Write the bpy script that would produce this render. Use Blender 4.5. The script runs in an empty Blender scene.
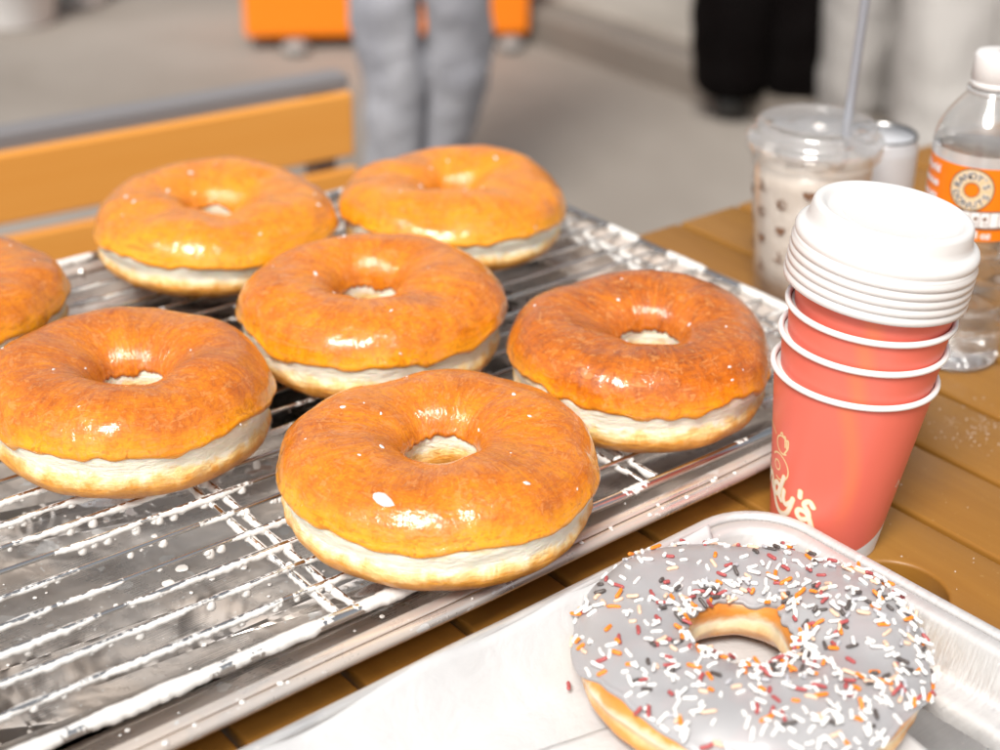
import bpy, bmesh, math, random
from mathutils import Vector, Matrix, noise
PI = math.pi
random.seed(7)
S = bpy.context.scene
COL = S.collection
W = bpy.data.worlds.new("World"); S.world = W; W.use_nodes = True
TH, RO, A, H = math.radians(27.5), math.radians(1.0), math.radians(39), .49   # camera pitch, roll, heading, height above table
GZ = -.74                                                                  # ground level, table top is z = 0

# ------------------------------------------------------------------ materials
class NM:
    def __init__(s, name):
        s.m = bpy.data.materials.new(name); s.m.use_nodes = True
        s.t = s.m.node_tree; s.N = s.t.nodes; s.L = s.t.links
        s.b = s.N['Principled BSDF']; s.out = s.N['Material Output']
    def link(s, a, b): s.L.new(a, b)
    def node(s, typ, **kw):
        n = s.N.new(typ)
        for k, v in kw.items():
            if k[0] == '_': setattr(n, k[1:], v)
            else:
                sock = n.inputs[int(k[1:])] if k[0] == 'i' and k[1:].isdigit() else n.inputs[k.replace('_', ' ')]
                if isinstance(v, bpy.types.NodeSocket): s.L.new(v, sock)
                else: sock.default_value = v
        return n
    def set(s, **kw):
        for k, v in kw.items():
            sock = s.b.inputs[k.replace('_', ' ')]
            if isinstance(v, bpy.types.NodeSocket): s.L.new(v, sock)
            else: sock.default_value = v
        return s
    def coord(s, scale=(1, 1, 1), kind='Object', rot=(0, 0, 0)):
        c = s.node('ShaderNodeTexCoord'); m = s.node('ShaderNodeMapping')
        s.link(c.outputs[kind], m.inputs[0]); m.inputs['Scale'].default_value = scale; m.inputs['Rotation'].default_value = rot
        return m.outputs[0]
    def attr(s, name, scale=(1, 1, 1), rot=(0, 0, 0)):
        c = s.node('ShaderNodeAttribute', _attribute_name=name); m = s.node('ShaderNodeMapping')
        s.link(c.outputs['Vector'], m.inputs[0]); m.inputs['Scale'].default_value = scale; m.inputs['Rotation'].default_value = rot
        return m.outputs[0]
    def noise(s, vec, scale, detail=3, rough=.5, dist=0):
        return s.node('ShaderNodeTexNoise', Vector=vec, Scale=scale, Detail=detail, Roughness=rough, Distortion=dist).outputs['Fac']
    def ramp(s, fac, stops):
        n = s.node('ShaderNodeValToRGB', Fac=fac); e = n.color_ramp.elements
        while len(e) < len(stops): e.new(.5)
        for i, (p, c) in enumerate(stops):
            e[i].position = p; e[i].color = (c if hasattr(c, '__len__') else (c, c, c)) + (1,) if hasattr(c, '__len__') else (c, c, c, 1)
        return n.outputs[0]
    def math(s, op, a, b=0., clamp=False):
        n = s.node('ShaderNodeMath', _operation=op, i0=a, i1=b); n.use_clamp = clamp
        return n.outputs[0]
    def mix(s, fac, a, b):
        n = s.node('ShaderNodeMix', _data_type='RGBA')
        for i, v in ((0, fac), (6, a), (7, b)):
            if isinstance(v, bpy.types.NodeSocket): s.L.new(v, n.inputs[i])
            else: n.inputs[i].default_value = v if i == 0 else (*v, 1)
        return n.outputs[2]
    def bump(s, h, strength=.3, dist=.001, normal=None):
        n = s.node('ShaderNodeBump', Height=h, Strength=strength, Distance=dist)
        if normal: s.link(normal, n.inputs['Normal'])
        return n.outputs[0]

def C(*c): return (*c, 1)
def simple(name, col, rough=.5, **kw):
    n = NM(name); n.set(Base_Color=C(*col), Roughness=rough, **kw); return n.m

def m_wood():
    n = NM('golden painted slat wood')
    v = n.coord((22, 1.6, 22)); g = n.noise(v, 6, 6, .6, .3); big = n.noise(n.coord(), 7, 4, .6)
    fine = n.noise(n.coord((1, .25, 1)), 420, 3, .6)
    oi = n.node('ShaderNodeObjectInfo').outputs['Random']
    c = n.mix(n.ramp(g, [(.3, 0), (.75, 1)]), (.265, .112, .017), (.325, .148, .025))
    c = n.mix(n.ramp(big, [(.35, 0), (.7, .45)]), c, (.28, .130, .017))
    c = n.mix(n.math('MULTIPLY', oi, .25), c, (.29, .15, .03))
    spk = n.ramp(n.noise(n.coord(), 330, 2, .5), [(.69, 0), (.74, .35)])
    c = n.mix(spk, c, (.5, .33, .13))
    n.set(Base_Color=c, Roughness=n.ramp(big, [(.3, .36), (.7, .5)]), Normal=n.bump(n.math('ADD', n.math('MULTIPLY', g, .6), n.math('MULTIPLY', fine, .35)), .22, .0006))
    return n.m
def m_metal(name, base=.74, r0=.2, r1=.42, residue=0., scr=1., bumps=.25, wave=.5, refl_film_c=(.58, .44, .33)):
    n = NM(name)
    v = n.coord(); a = n.noise(v, 28, 5, .65, .4); s1 = n.noise(n.coord((14, 900, 40), rot=(0, 0, .5)), 2.2, 3, .6)
    s2 = n.noise(n.coord((900, 17, 40), rot=(0, 0, .2)), 2, 3, .6); fine = n.noise(v, 260, 3, .6)
    c = n.mix(n.ramp(a, [(.35, 0), (.7, 1)]), (base,) * 3, (base * .82, base * .8, base * .78))
    rr = n.math('ADD', n.ramp(a, [(.3, r0), (.75, r1)]), n.math('MULTIPLY', n.ramp(s1, [(.45, 0), (.62, 1)]), .06 * scr))
    hgt = n.math('ADD', n.math('MULTIPLY', s1, .012 * scr), n.math('ADD', n.math('MULTIPLY', s2, .012 * scr), n.math('ADD', n.math('MULTIPLY', fine, .1), n.math('MULTIPLY', a, bumps * 4))))
    met = 1.0
    n.set(Metallic=1., Base_Color=c, Roughness=rr, Normal=n.bump(hgt, .25, .0007, n.bump(n.noise(v, 17, 3, .5, .4), wave, .0028)))
    if residue:
        spots = n.ramp(n.noise(v, 62, 2, .5, .2), [(.70 - residue, 0), (.715 - residue, 1)])
        dots = n.ramp(n.noise(v, 330, 2, .5), [(.72 - residue * .5, 0), (.74 - residue * .5, 1)])
        rings = n.node('ShaderNodeTexVoronoi', Vector=v, Scale=46, Randomness=1).outputs['Distance']
        film = n.ramp(n.noise(v, 11, 4, .6, .8), [(.34, .18), (.60, .62)])  # film: patchy tint; default colour paints in warm reflections of unseen surroundings
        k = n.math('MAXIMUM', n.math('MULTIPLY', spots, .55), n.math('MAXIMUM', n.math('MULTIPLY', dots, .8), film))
        n.set(Metallic=n.math('SUBTRACT', 1., k), Base_Color=n.mix(k, (base,) * 3, n.mix(n.math('GREATER_THAN', k, film), refl_film_c, (.76, .73, .70))),
              Roughness=n.math('ADD', rr, n.math('MULTIPLY', k, .12)))
        n.link(c, n.node('NodeReroute').inputs[0])
    return n.m
def m_glaze():
    n = NM('brown honey donut glaze')
    p = 'pol'
    streak = n.noise(n.attr(p, (1, 1, .32)), 210, 4, .65, .9)
    x1 = n.noise(n.attr(p, (1, .14, .7), (0, 0, .35)), 330, 3, .6, .5)
    x2 = n.noise(n.attr(p, (.14, 1, .7), (0, 0, .15)), 300, 3, .6, .5)
    fine = n.noise(n.attr(p, (1, 1, 1)), 700, 3, .6, .2)
    blot = n.noise(n.attr(p), 40, 4, .6, .6)
    mixd = n.math('ADD', n.math('MULTIPLY', streak, .22), n.math('ADD', n.math('MULTIPLY', n.math('ADD', x1, x2), .27), n.math('MULTIPLY', blot, .20)))
    net1 = n.math('ADD', n.math('MULTIPLY', n.math('ADD', x1, x2), .7), n.math('MULTIPLY', fine, .25))
    wv = n.noise(n.attr(p, (1, 1, .6), (.7, .1, .2)), 90, 3, .6, .6)
    edge = n.node('ShaderNodeAttribute', _attribute_name='edge').outputs['Fac']
    oi = n.node('ShaderNodeObjectInfo').outputs['Random']
    f = n.math('ADD', n.math('ADD', mixd, n.math('MULTIPLY', wv, .05)), n.math('MULTIPLY', edge, -.2))
    tone = n.node('ShaderNodeSeparateXYZ', Vector=n.node('ShaderNodeObjectInfo').outputs['Color']).outputs[0]
    f = n.math('ADD', f, n.math('MULTIPLY', n.math('SUBTRACT', tone, .5), .3))
    c = n.ramp(f, [(.36, (.88, .35, .012)), (.46, (.74, .235, .009)), (.55, (.54, .135, .007)), (.66, (.25, .050, .006))])
    pale = n.ramp(n.noise(n.attr(p, (1, 1, .5), (.2, .9, .1)), 230, 4, .7, 1.2), [(.58, 0), (.70, .30)])
    c = n.mix(pale, c, (.86, .40, .12))
    hatch = n.ramp(n.math('MAXIMUM', x1, x2), [(.57, 0), (.66, .45)])
    c = n.mix(hatch, c, (.88, .36, .09))
    lo = n.ramp(n.math('MINIMUM', x1, x2), [(.34, .5), (.43, 0)])
    c = n.mix(lo, c, (.38, .075, .006))
    hgt = n.math('ADD', n.math('MULTIPLY', streak, .4), n.math('ADD', n.math('MULTIPLY', net1, .8), n.math('MULTIPLY', blot, 1.4)))
    bm = n.bump(hgt, .5, .0010)
    bm2 = n.bump(n.math('ADD', hgt, n.math('MULTIPLY', n.noise(n.attr(p, (1, 1, .5)), 110, 2, .5, 1.), 1.6)), .6, .0010)
    n.set(Base_Color=c, Roughness=.45, Specular_IOR_Level=.15, Coat_Weight=1., Coat_Roughness=.03, Coat_IOR=1.6,
          Subsurface_Weight=.12, Subsurface_Radius=(.004, .0015, .0004), Subsurface_Scale=1., Normal=bm, Coat_Normal=bm2)
    return n.m
def m_dough(h=.05):
    n = NM('proofed donut dough')
    v = n.coord(); nz = n.noise(v, 62, 4, .65, .5); nf = n.noise(v, 190, 4, .65)
    z = n.node('ShaderNodeAttribute', _attribute_name='zf').outputs['Fac']
    zz = n.math('ADD', z, n.math('MULTIPLY', n.math('SUBTRACT', nz, .5), .34))
    zz = n.math('ADD', zz, n.math('MULTIPLY', n.math('SUBTRACT', nf, .5), .10))
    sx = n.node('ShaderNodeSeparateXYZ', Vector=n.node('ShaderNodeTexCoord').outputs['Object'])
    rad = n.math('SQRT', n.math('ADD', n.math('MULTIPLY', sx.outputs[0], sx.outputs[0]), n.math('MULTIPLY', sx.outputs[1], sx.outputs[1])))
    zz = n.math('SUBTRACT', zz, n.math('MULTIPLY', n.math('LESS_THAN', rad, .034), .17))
    c = n.ramp(zz, [(.08, (.48, .17, .02)), (.24, (.76, .34, .05)), (.33, (.92, .66, .30)), (.40, (.97, .90, .74)), (.55, (.97, .90, .76)), (.66, (.88, .64, .30)), (.85, (.75, .36, .07))])
    c = n.mix(n.ramp(nf, [(.5, 0), (.75, .16)]), c, (.84, .6, .3))
    cr = n.noise(n.coord((1, 1, 3.2)), 110, 4, .6, .4)
    n.set(Base_Color=c, Roughness=.5, Subsurface_Weight=.35, Subsurface_Radius=(.006, .003, .0015), Subsurface_Scale=.6,
          Coat_Weight=.25, Coat_Roughness=.25, Normal=n.bump(n.math('ADD', cr, n.math('MULTIPLY', nf, .4)), .7, .0022))
    return n.m
def m_residue():
    n = NM('dried white sugar glaze')
    f = n.noise(n.coord(), 400, 4, .6)
    n.set(Base_Color=C(.80, .785, .76), Roughness=.35, Subsurface_Weight=.3, Subsurface_Radius=(.002,) * 3, Subsurface_Scale=.5,
          Coat_Weight=.35, Coat_Roughness=.2, Normal=n.bump(f, .5, .0008))
    return n.m
def m_cup():
    n = NM('coral printed paper cup')
    z = n.node('ShaderNodeAttribute', _attribute_name='cupuv').outputs['Vector']
    sp = n.node('ShaderNodeSeparateXYZ', Vector=z)
    u, w = sp.outputs[0], sp.outputs[1]            # u angle (radians from the front), w height (m)
    wave = n.math('MULTIPLY', n.math('POWER', n.math('MAXIMUM', n.math('SUBTRACT', u, -.12), 0.), 1.6), .0092)
    d = n.math('SUBTRACT', w, n.math('ADD', wave, .0015))
    k = n.math('GREATER_THAN', d, 0.)
    # orange swoosh
    uc = n.math('SUBTRACT', n.math('MULTIPLY', n.math('SINE', n.math('MULTIPLY', w, 34.)), .22), -.02)
    sw = n.math('ABSOLUTE', n.math('SUBTRACT', u, uc))
    swk = n.math('MULTIPLY', n.ramp(sw, [(.03, 1), (.17, 0)]), n.ramp(w, [(.02, 0), (.05, 1)]))
    f = n.noise(n.coord(), 500, 2, .5)
    red = n.mix(n.math('MULTIPLY', swk, .38), (.80, .165, .115), (.86, .25, .07))
    n.set(Base_Color=n.mix(k, (.84, .84, .84), red), Roughness=.42, Normal=n.bump(f, .08, .0003), Coat_Weight=.15, Coat_Roughness=.35)
    return n.m
def m_paper(name, col, tint=None):
    n = NM(name)
    f = n.noise(n.coord(), 130, 5, .6, .5); g = n.noise(n.coord((1, 1.6, 1)), 22, 5, .6, 1.2)
    n.set(Base_Color=n.mix(n.ramp(f, [(.3, 0), (.7, 1)]), col, tuple(x * .965 for x in col)), Roughness=.55,
          Normal=n.bump(n.math('ADD', n.math('MULTIPLY', f, .25), g), .45, .0028), Subsurface_Weight=.1, Subsurface_Radius=(.002,) * 3)
    return n.m
def m_concrete(name, a, b, sc=1.6):
    n = NM(name)
    f = n.noise(n.coord(), sc, 5, .6, .4); g = n.noise(n.coord(), 90, 4, .7)
    c = n.mix(n.ramp(f, [(.35, 0), (.65, 1)]), a, b)
    c = n.mix(n.ramp(g, [(.4, 0), (.8, .3)]), c, tuple(x * .6 for x in a))
    n.set(Base_Color=c, Roughness=.85, Normal=n.bump(g, .3, .004))
    return n.m
def m_clear(name, tint=(1, 1, 1), rough=.03, gloss=.18, frost=0., frostcol=(.8, .8, .8)):
    n = NM(name)
    tr = n.node('ShaderNodeBsdfTransparent', Color=C(*tint)); gl = n.node('ShaderNodeBsdfGlossy', Roughness=rough, Color=C(1, 1, 1))
    df = n.node('ShaderNodeBsdfDiffuse', Color=C(*frostcol))
    lw = n.node('ShaderNodeLayerWeight', Blend=.5).outputs['Facing']
    fr = n.math('ADD', n.math('MULTIPLY', n.math('POWER', lw, 4.), .75), .04)
    m1 = n.node('ShaderNodeMixShader'); m1.inputs[0].default_value = frost; n.link(tr.outputs[0], m1.inputs[1]); n.link(df.outputs[0], m1.inputs[2])
    m2 = n.node('ShaderNodeMixShader'); n.link(n.math('ADD', n.math('MULTIPLY', fr, 1.0), gloss * .3, True), m2.inputs[0])
    n.link(m1.outputs[0], m2.inputs[1]); n.link(gl.outputs[0], m2.inputs[2]); n.link(m2.outputs[0], n.out.inputs['Surface'])
    return n.m
def m_denim(name, a, b):
    n = NM(name)
    f = n.noise(n.coord((1, 1, .35)), 9, 4, .6, .4); g = n.noise(n.coord(), 600, 2, .5)
    n.set(Base_Color=n.mix(n.ramp(f, [(.35, 0), (.68, 1)]), a, b), Roughness=.95, Specular_IOR_Level=.05, Normal=n.bump(n.math('ADD', g, n.math('MULTIPLY', f, 3)), .4, .006))
    return n.m

def m_label():
    n = NM('orange label film'); b = n.node('ShaderNodeNewGeometry').outputs['Backfacing']
    n.set(Base_Color=n.mix(b, (.90, .21, .006), (.80, .76, .73)), Roughness=.38); return n.m
M = dict(
    wood=m_wood(), tray=m_metal('scuffed aluminium tray', .90, .17, .32, residue=.045), tray2=m_metal('worn aluminium tray', .88, .28, .46, residue=.012, scr=5., wave=.16, bumps=.5, refl_film_c=(.47, .46, .45)),
    chrome=m_metal('chromed wire', .75, .10, .28, scr=.3, bumps=.1), glaze=m_glaze(), dough=m_dough(), residue=m_residue(), cup=m_cup(),
    rim=simple('white rolled cup rim', (.84, .81, .79), .4), lid=None, paper=m_paper('white parchment', (.60, .60, .605)),
    cupin=simple('white cup lining', (.8, .78, .76), .5), print=simple('cream ink', (.88, .79, .66), .5), gold=simple('pale gold ink', (.86, .66, .36), .5),
    grey=simple('grey painted steel', (.20, .19, .195), .6), ink=simple('black ink', (.015, .012, .01), .5), white=simple('white ink', (.86, .86, .86), .5),
    brown=simple('brown ink', (.20, .10, .055), .5), tan=simple('tan ink', (.72, .55, .33), .5), orange=m_label(),
    strap=simple('dark underside', (.06, .035, .012), .7),
    orangebox=simple('orange painted wood', (.88, .22, .003), .5), skin=simple('skin', (.5, .3, .2), .6), hair=simple('dark hair', (.03, .02, .015), .7),
    shoe=simple('white shoe leather', (.7, .7, .7), .6), foot=simple('grey plastic foot', (.28, .27, .26), .5), blackshoe=simple('black shoe leather', (.02, .02, .02), .5),
    ground=m_concrete('grey pavement', (.30, .27, .24), (.155, .13, .105), .42), pale=m_concrete('pale concrete', (.36, .325, .285), (.28, .25, .215)),
    kerb=m_concrete('dark kerb', (.22, .19, .16), (.17, .145, .125)),
)
def m_lid():
    n = NM('white lid plastic'); f = n.noise(n.coord(), 300, 2, .5)
    n.set(Base_Color=C(.73, .715, .705), Roughness=.36, Subsurface_Weight=.15, Subsurface_Radius=(.004,) * 3, Normal=n.bump(f, .05, .0003)); return n.m
M['lid'] = m_lid()
M['metal_ground'] = M['grey']

# ------------------------------------------------------------------ object helpers
def tag(o, label=None, cat=None, group=None, kind=None):
    for k, v in (('label', label), ('category', cat), ('group', group), ('kind', kind)):
        if v: o[k] = v
    return o
def thing(name, label, cat, loc=(0, 0, 0), rz=0, group=None):
    o = bpy.data.objects.new(name, None); o.empty_display_size = .02; COL.objects.link(o)
    o.location = loc; o.rotation_euler = (0, 0, rz)
    return tag(o, label, cat, group)
def add(name, me, mat=None, parent=None, smooth=True):
    if isinstance(me, bmesh.types.BMesh):
        m = bpy.data.meshes.new(name); me.to_mesh(m); me.free(); me = m
    o = bpy.data.objects.new(name, me); COL.objects.link(o)
    if mat: me.materials.append(mat)
    if smooth: me.polygons.foreach_set('use_smooth', [True] * len(me.polygons))
    if parent: o.parent = parent
    return o
def pydata(V, F):
    m = bpy.data.meshes.new('m'); m.from_pydata([tuple(v) for v in V], [], F); m.update(); return m
def shade_edge(o, ang=35):
    o.data.polygons.foreach_set('use_smooth', [True] * len(o.data.polygons))
    m = o.modifiers.new('es', 'EDGE_SPLIT'); m.split_angle = math.radians(ang); return o
def bevel(o, w, seg=2):
    m = o.modifiers.new('bv', 'BEVEL'); m.width = w; m.segments = seg; m.limit_method = 'ANGLE'; return o
def box_bm(bm, x0, x1, y0, y1, z0, z1):
    vs = [bm.verts.new((x, y, z)) for z in (z0, z1) for x, y in ((x0, y0), (x1, y0), (x1, y1), (x0, y1))]
    for f in ((3, 2, 1, 0), (4, 5, 6, 7), (0, 1, 5, 4), (1, 2, 6, 5), (2, 3, 7, 6), (3, 0, 4, 7)): bm.faces.new([vs[i] for i in f])
def box(name, dims, mat, parent=None, bev=.002):
    bm = bmesh.new(); box_bm(bm, *dims); o = add(name, bm, mat, parent, False)
    if bev: bevel(o, bev)
    return o
def lathe(prof, n=64, close=False):
    V, F = [], []
    for r, z in prof:
        for k in range(n):
            a = 2 * PI * k / n; V.append((r * math.cos(a), r * math.sin(a), z))
    m = len(prof)
    for i in range(m if close else m - 1):
        j = (i + 1) % m
        for k in range(n):
            l = (k + 1) % n; F.append((i * n + k, i * n + l, j * n + l, j * n + k))
    if not close:
        if prof[0][0] > 1e-5: F.append(tuple(range(n - 1, -1, -1)))
        if prof[-1][0] > 1e-5: F.append(tuple((m - 1) * n + k for k in range(n)))
    return pydata(V, F)
def sweep(P, R, n=8, cap=True):
    """tube along points P with radius (number or list); returns V, F"""
    V, F = [], []; P = [Vector(p) for p in P]
    u = None
    for i, p in enumerate(P):
        t = (P[min(i + 1, len(P) - 1)] - P[max(i - 1, 0)]).normalized()
        if u is None: u = t.orthogonal().normalized()
        u = (u - t * u.dot(t)).normalized(); w = t.cross(u)
        r = R[i] if hasattr(R, '__len__') else R
        for k in range(n):
            a = 2 * PI * k / n; V.append(p + (u * math.cos(a) + w * math.sin(a)) * r)
    for i in range(len(P) - 1):
        for k in range(n):
            l = (k + 1) % n; F.append((i * n + k, i * n + l, (i + 1) * n + l, (i + 1) * n + k))
    if cap: F.append(tuple(range(n - 1, -1, -1))); F.append(tuple((len(P) - 1) * n + k for k in range(n)))
    return V, F
class Acc:
    def __init__(s): s.V, s.F = [], []
    def put(s, V, F):
        b = len(s.V); s.V += V; s.F += [tuple(i + b for i in f) for f in F]
    def mesh(s): return pydata(s.V, s.F)
def tube(name, P, r, mat, parent=None, n=10):
    return add(name, pydata(*sweep(P, r, n)), mat, parent)
def rr_ring(hx, hy, r, z, n=10, dents=0.):
    out = []
    r = max(r, .0005)
    for cx, cy, a0 in ((hx - r, hy - r, 0), (-hx + r, hy - r, PI / 2), (-hx + r, -hy + r, PI), (hx - r, -hy + r, 1.5 * PI)):
        for k in range(n + 1):
            a = a0 + PI / 2 * k / n; out.append((cx + r * math.cos(a), cy + r * math.sin(a), z))
    # subdivide straight stretches
    res = []
    for i, p in enumerate(out):
        q = out[(i + 1) % len(out)]; res.append(p)
        if i % (n + 1) == n:
            for k in range(1, 24): t = k / 24; res.append(tuple(p[j] + (q[j] - p[j]) * t for j in range(3)))
    return res
def nz(p, s, seed=0.): return noise.noise(Vector((p[0] * s + seed * 7.3, p[1] * s - seed * 3.1, p[2] * s + seed)))

# ------------------------------------------------------------------ setting
g = Acc(); g.put([(-40, -40, GZ), (60, -40, GZ), (60, 60, GZ), (-40, 60, GZ)], [(0, 1, 2, 3)])
tag(add('ground', g.mesh(), M['ground'], None, False), kind='structure')
bm = bmesh.new(); box_bm(bm, 2.93, 9, -3, 9, GZ - .02, GZ + .10); tag(bevel(add('pavement', bm, M['pale'], None, False), .01), kind='structure')
bm = bmesh.new(); box_bm(bm, 2.80, 2.926, -3, 9, GZ - .02, GZ + .085); tag(bevel(add('kerb', bm, M['kerb'], None, False), .01), kind='structure')

# ------------------------------------------------------------------ slatted table
table = thing('slatted_table', 'golden brown slatted wooden table with an umbrella hole carrying the trays, cups and bottle', 'table', (.55, .3, 0))
PITCH = .0674
HX, HY, HR = .6055, .4125, .0285
k0 = -11
for k in range(k0, 13):
    xr = .6741 - .002 + PITCH * k; xl = xr - PITCH + .0042
    yn, yf = -.32, .855
    bm = bmesh.new()
    # outline with a possible umbrella-hole bite
    def bite(xe, side):
        if abs(xe - HX) < HR:
            dy = math.sqrt(HR ** 2 - (xe - HX) ** 2); return HY - dy, HY + dy
        return None
    pts = [(xl, yn), (xr, yn)]
    def arc(xe, up):
        b = bite(xe, 0)
        if not b: return []
        a1 = math.atan2(b[0] - HY, xe - HX); a2 = math.atan2(b[1] - HY, xe - HX)
        if xe == xr:  # hole eats the slat's right edge: go through the left side of the circle
            a2 -= 0; a = [a1 - (a1 + 2 * PI - a2) * t / 20 for t in range(21)]
        else:         # left edge, walking from far to near through the right side of the circle
            a = [a2 + (a1 - a2) * t / 20 for t in range(21)]
        return [(HX + HR * math.cos(x), HY + HR * math.sin(x)) for x in a]
    if bite(xr, 0): pts += arc(xr, True)
    pts += [(xr, yf), (xl, yf)]
    if bite(xl, 0): pts += arc(xl, False)
    top = [bm.verts.new((x - .55, y - .3, 0)) for x, y in pts]; bot = [bm.verts.new((x - .55, y - .3, -.02)) for x, y in pts]
    bm.faces.new(top); bm.faces.new(bot[::-1])
    for i in range(len(pts)):
        j = (i + 1) % len(pts); bm.faces.new((top[i], bot[i], bot[j], top[j]))
    bmesh.ops.recalc_face_normals(bm, faces=bm.faces)
    o = add('slat', bm, M['wood'], table, False); bevel(o, .0022, 3); shade_edge(o, 50)
for y in (-.2, .36, .79):
    box('crossbeam', (-.85, .95, y - .3 - (.05 if y == .36 else .02), y - .3 + (.09 if y == .36 else .02), *((-.080, -.055) if y == .36 else (-.048, -.022))), M['wood'], table)
for x in (-.75, .85):
    for y in (-.55, .5):
        box('leg', (x - .03, x + .03, y - .03, y + .03, GZ, -.0485), M['grey'], table)

# ------------------------------------------------------------------ trays
def make_tray(name, label, cx, cy, hx, hy, rz, mat, rc=.042, hgt=.027, wob=.0005, seed=0):
    t = thing(name, label, 'tray', (cx, cy, .0015), rz, )
    # rolled bead
    rings = []
    br = .0036
    for k in range(10):
        a = 2 * PI * k / 10
        ins = br - br * math.cos(a); z = hgt - br + br * math.sin(a)
        rings.append(rr_ring(hx - ins, hy - ins, rc - ins, z))
    def asm(rings, close, cap=False):
        V, F = [], []; n = len(rings[0])
        for r in rings: V += r
        m = len(rings)
        for i in range(m if close else m - 1):
            j = (i + 1) % m
            for k in range(n):
                l = (k + 1) % n; F.append((i * n + k, j * n + k, j * n + l, i * n + l))
        if cap: F.append(tuple((m - 1) * n + k for k in range(n)))
        V = [(x + wob * 2 * nz((x, y, 0), 9, seed), y + wob * 2 * nz((x, y, 1), 9, seed), z + wob * nz((x, y, 2), 13, seed) * (1.6 if z > .005 else 0)) for x, y, z in V]
        return pydata(V, F)
    add('rolled_rim', asm(rings, True), mat, t)
    prof = [(.0082, hgt - .0028), (.0100, hgt - .0022), (.0130, hgt - .0022), (.0150, hgt - .0030), (.0162, hgt - .0052), (.0215, .0062), (.0235, .0028), (.0262, .0010), (.030, .0006), (.05, .0005)]
    rings = [rr_ring(hx - i, hy - i, rc - i * .62, z) for i, z in prof]
    o = add('pan', asm(rings, False, True), mat, t)
    m = o.modifiers.new('s', 'SOLIDIFY'); m.thickness = .0009; m.offset = -1
    return t
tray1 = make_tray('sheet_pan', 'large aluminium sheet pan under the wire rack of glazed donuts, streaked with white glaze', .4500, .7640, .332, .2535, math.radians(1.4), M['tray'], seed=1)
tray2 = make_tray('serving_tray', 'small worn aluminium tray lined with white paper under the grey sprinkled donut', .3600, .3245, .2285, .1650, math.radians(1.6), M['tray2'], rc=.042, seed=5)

# ------------------------------------------------------------------ wire rack
rack = thing('cooling_rack', 'chromed wire cooling rack crusted with white dried glaze, holding the glazed donuts', 'cooling rack', (.455, .7715, 0), math.radians(-.2))
RZ = .030; RX, RY = .318, .2355
ring = rr_ring(RX, RY, .03, RZ - .0005)
def closed(Pts, r, n=10):
    V, F = [], []; N = len(Pts); Pv = [Vector(p) for p in Pts]
    for i in range(N):
        t = (Pv[(i + 1) % N] - Pv[i - 1]).normalized(); u = Vector((0, 0, 1)); w = t.cross(u)
        for k in range(n):
            a = 2 * PI * k / n; V.append(Pv[i] + (u * math.cos(a) + w * math.sin(a)) * r)
    for i in range(N):
        j = (i + 1) % N
        for k in range(n): l = (k + 1) % n; F.append((i * n + k, i * n + l, j * n + l, j * n + k))
    return V, F
ring2 = [p for i, p in enumerate(ring) if i == 0 or (Vector(p) - Vector(ring[i - 1])).length > 1e-6]
add('frame_wire', pydata(*closed(ring2, .0032)), M['chrome'], rack)
wires = []
WR = .00135
for k in range(21):
    y = -.2090 + .0208 * k
    wob = random.uniform(-.0006, .0006)
    P = [(x, y + wob * math.sin(x * 9 + k), RZ + .0012 + .0004 * math.sin(x * 7 + k * 2)) for x in [(-RX + .001) + (2 * RX - .002) * i / 24 for i in range(25)]]
    wires.append(P); tube('wire', P, WR, M['chrome'], rack, 8)
bars = []
for x in (-.31 + .0, -.1095, .0925, .292):
    for s in (-.0048, .0048):
        P = [(x + s, -RY + .001 + (2 * RY - .002) * i / 20, RZ - .0020) for i in range(21)]
        bars.append(P); tube('cross_bar', P, .0016, M['chrome'], rack, 8)
for x in (-.29, -.02, .27):
    for y in (-.228, .228):
        tube('foot', [(x - .012, y, RZ - .004), (x - .010, y, .0045), (x - .006, y, .0035), (x + .006, y, .0035), (x + .010, y, .0045), (x + .012, y, RZ - .004)], .0018, M['chrome'], rack, 6)
# dried glaze on the wires
res = Acc()
def lump(P, base, thick, seed, thr, nz_s=28, sag=.0010, gain=1.8):
    """irregular coat along polyline P where noise is above thr"""
    fine = []
    for i in range(len(P) - 1):
        a, b = Vector(P[i]), Vector(P[i + 1]); m = max(2, int((b - a).length / .0011))
        fine += [a.lerp(b, t / m) for t in range(m)]
    run = []; 
    def flush(run):
        if len(run) > 5:
            n = len(run)
            V, F = sweep([r[0] for r in run], [r[1] for r in run], 9)
            V = [v + Vector((noise.noise(v * 520), noise.noise(v * 520 + Vector((9, 1, 2))), noise.noise(v * 520 + Vector((3, 7, 2))))) * thick * .26 for v in V]
            res.put(V, F)
    for p in fine:
        c = noise.noise(Vector((p.x * nz_s + seed, p.y * nz_s, seed * 1.7))) + .20 * noise.noise(Vector((p.x * nz_s * 5, p.y * nz_s * 5, seed)))
        # the whole lower-left of the rack is the messier half
        mess = thr(p) if callable(thr) else thr
        if c > mess:
            k = min(1, (c - mess) * gain)
            w = .55 + .9 * abs(noise.noise(Vector((p.x * 210, p.y * 210, seed * 3))))
            r = base * (.90 + .1 * k) + thick * k * w
            side = noise.noise(Vector((p.x * 60, p.y * 60, seed))) * .0009 * k
            run.append([p - Vector((-side, side, sag * k * w + (r - base) * .25)), r])
        else:
            flush(run); run = []
    flush(run)
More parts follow.
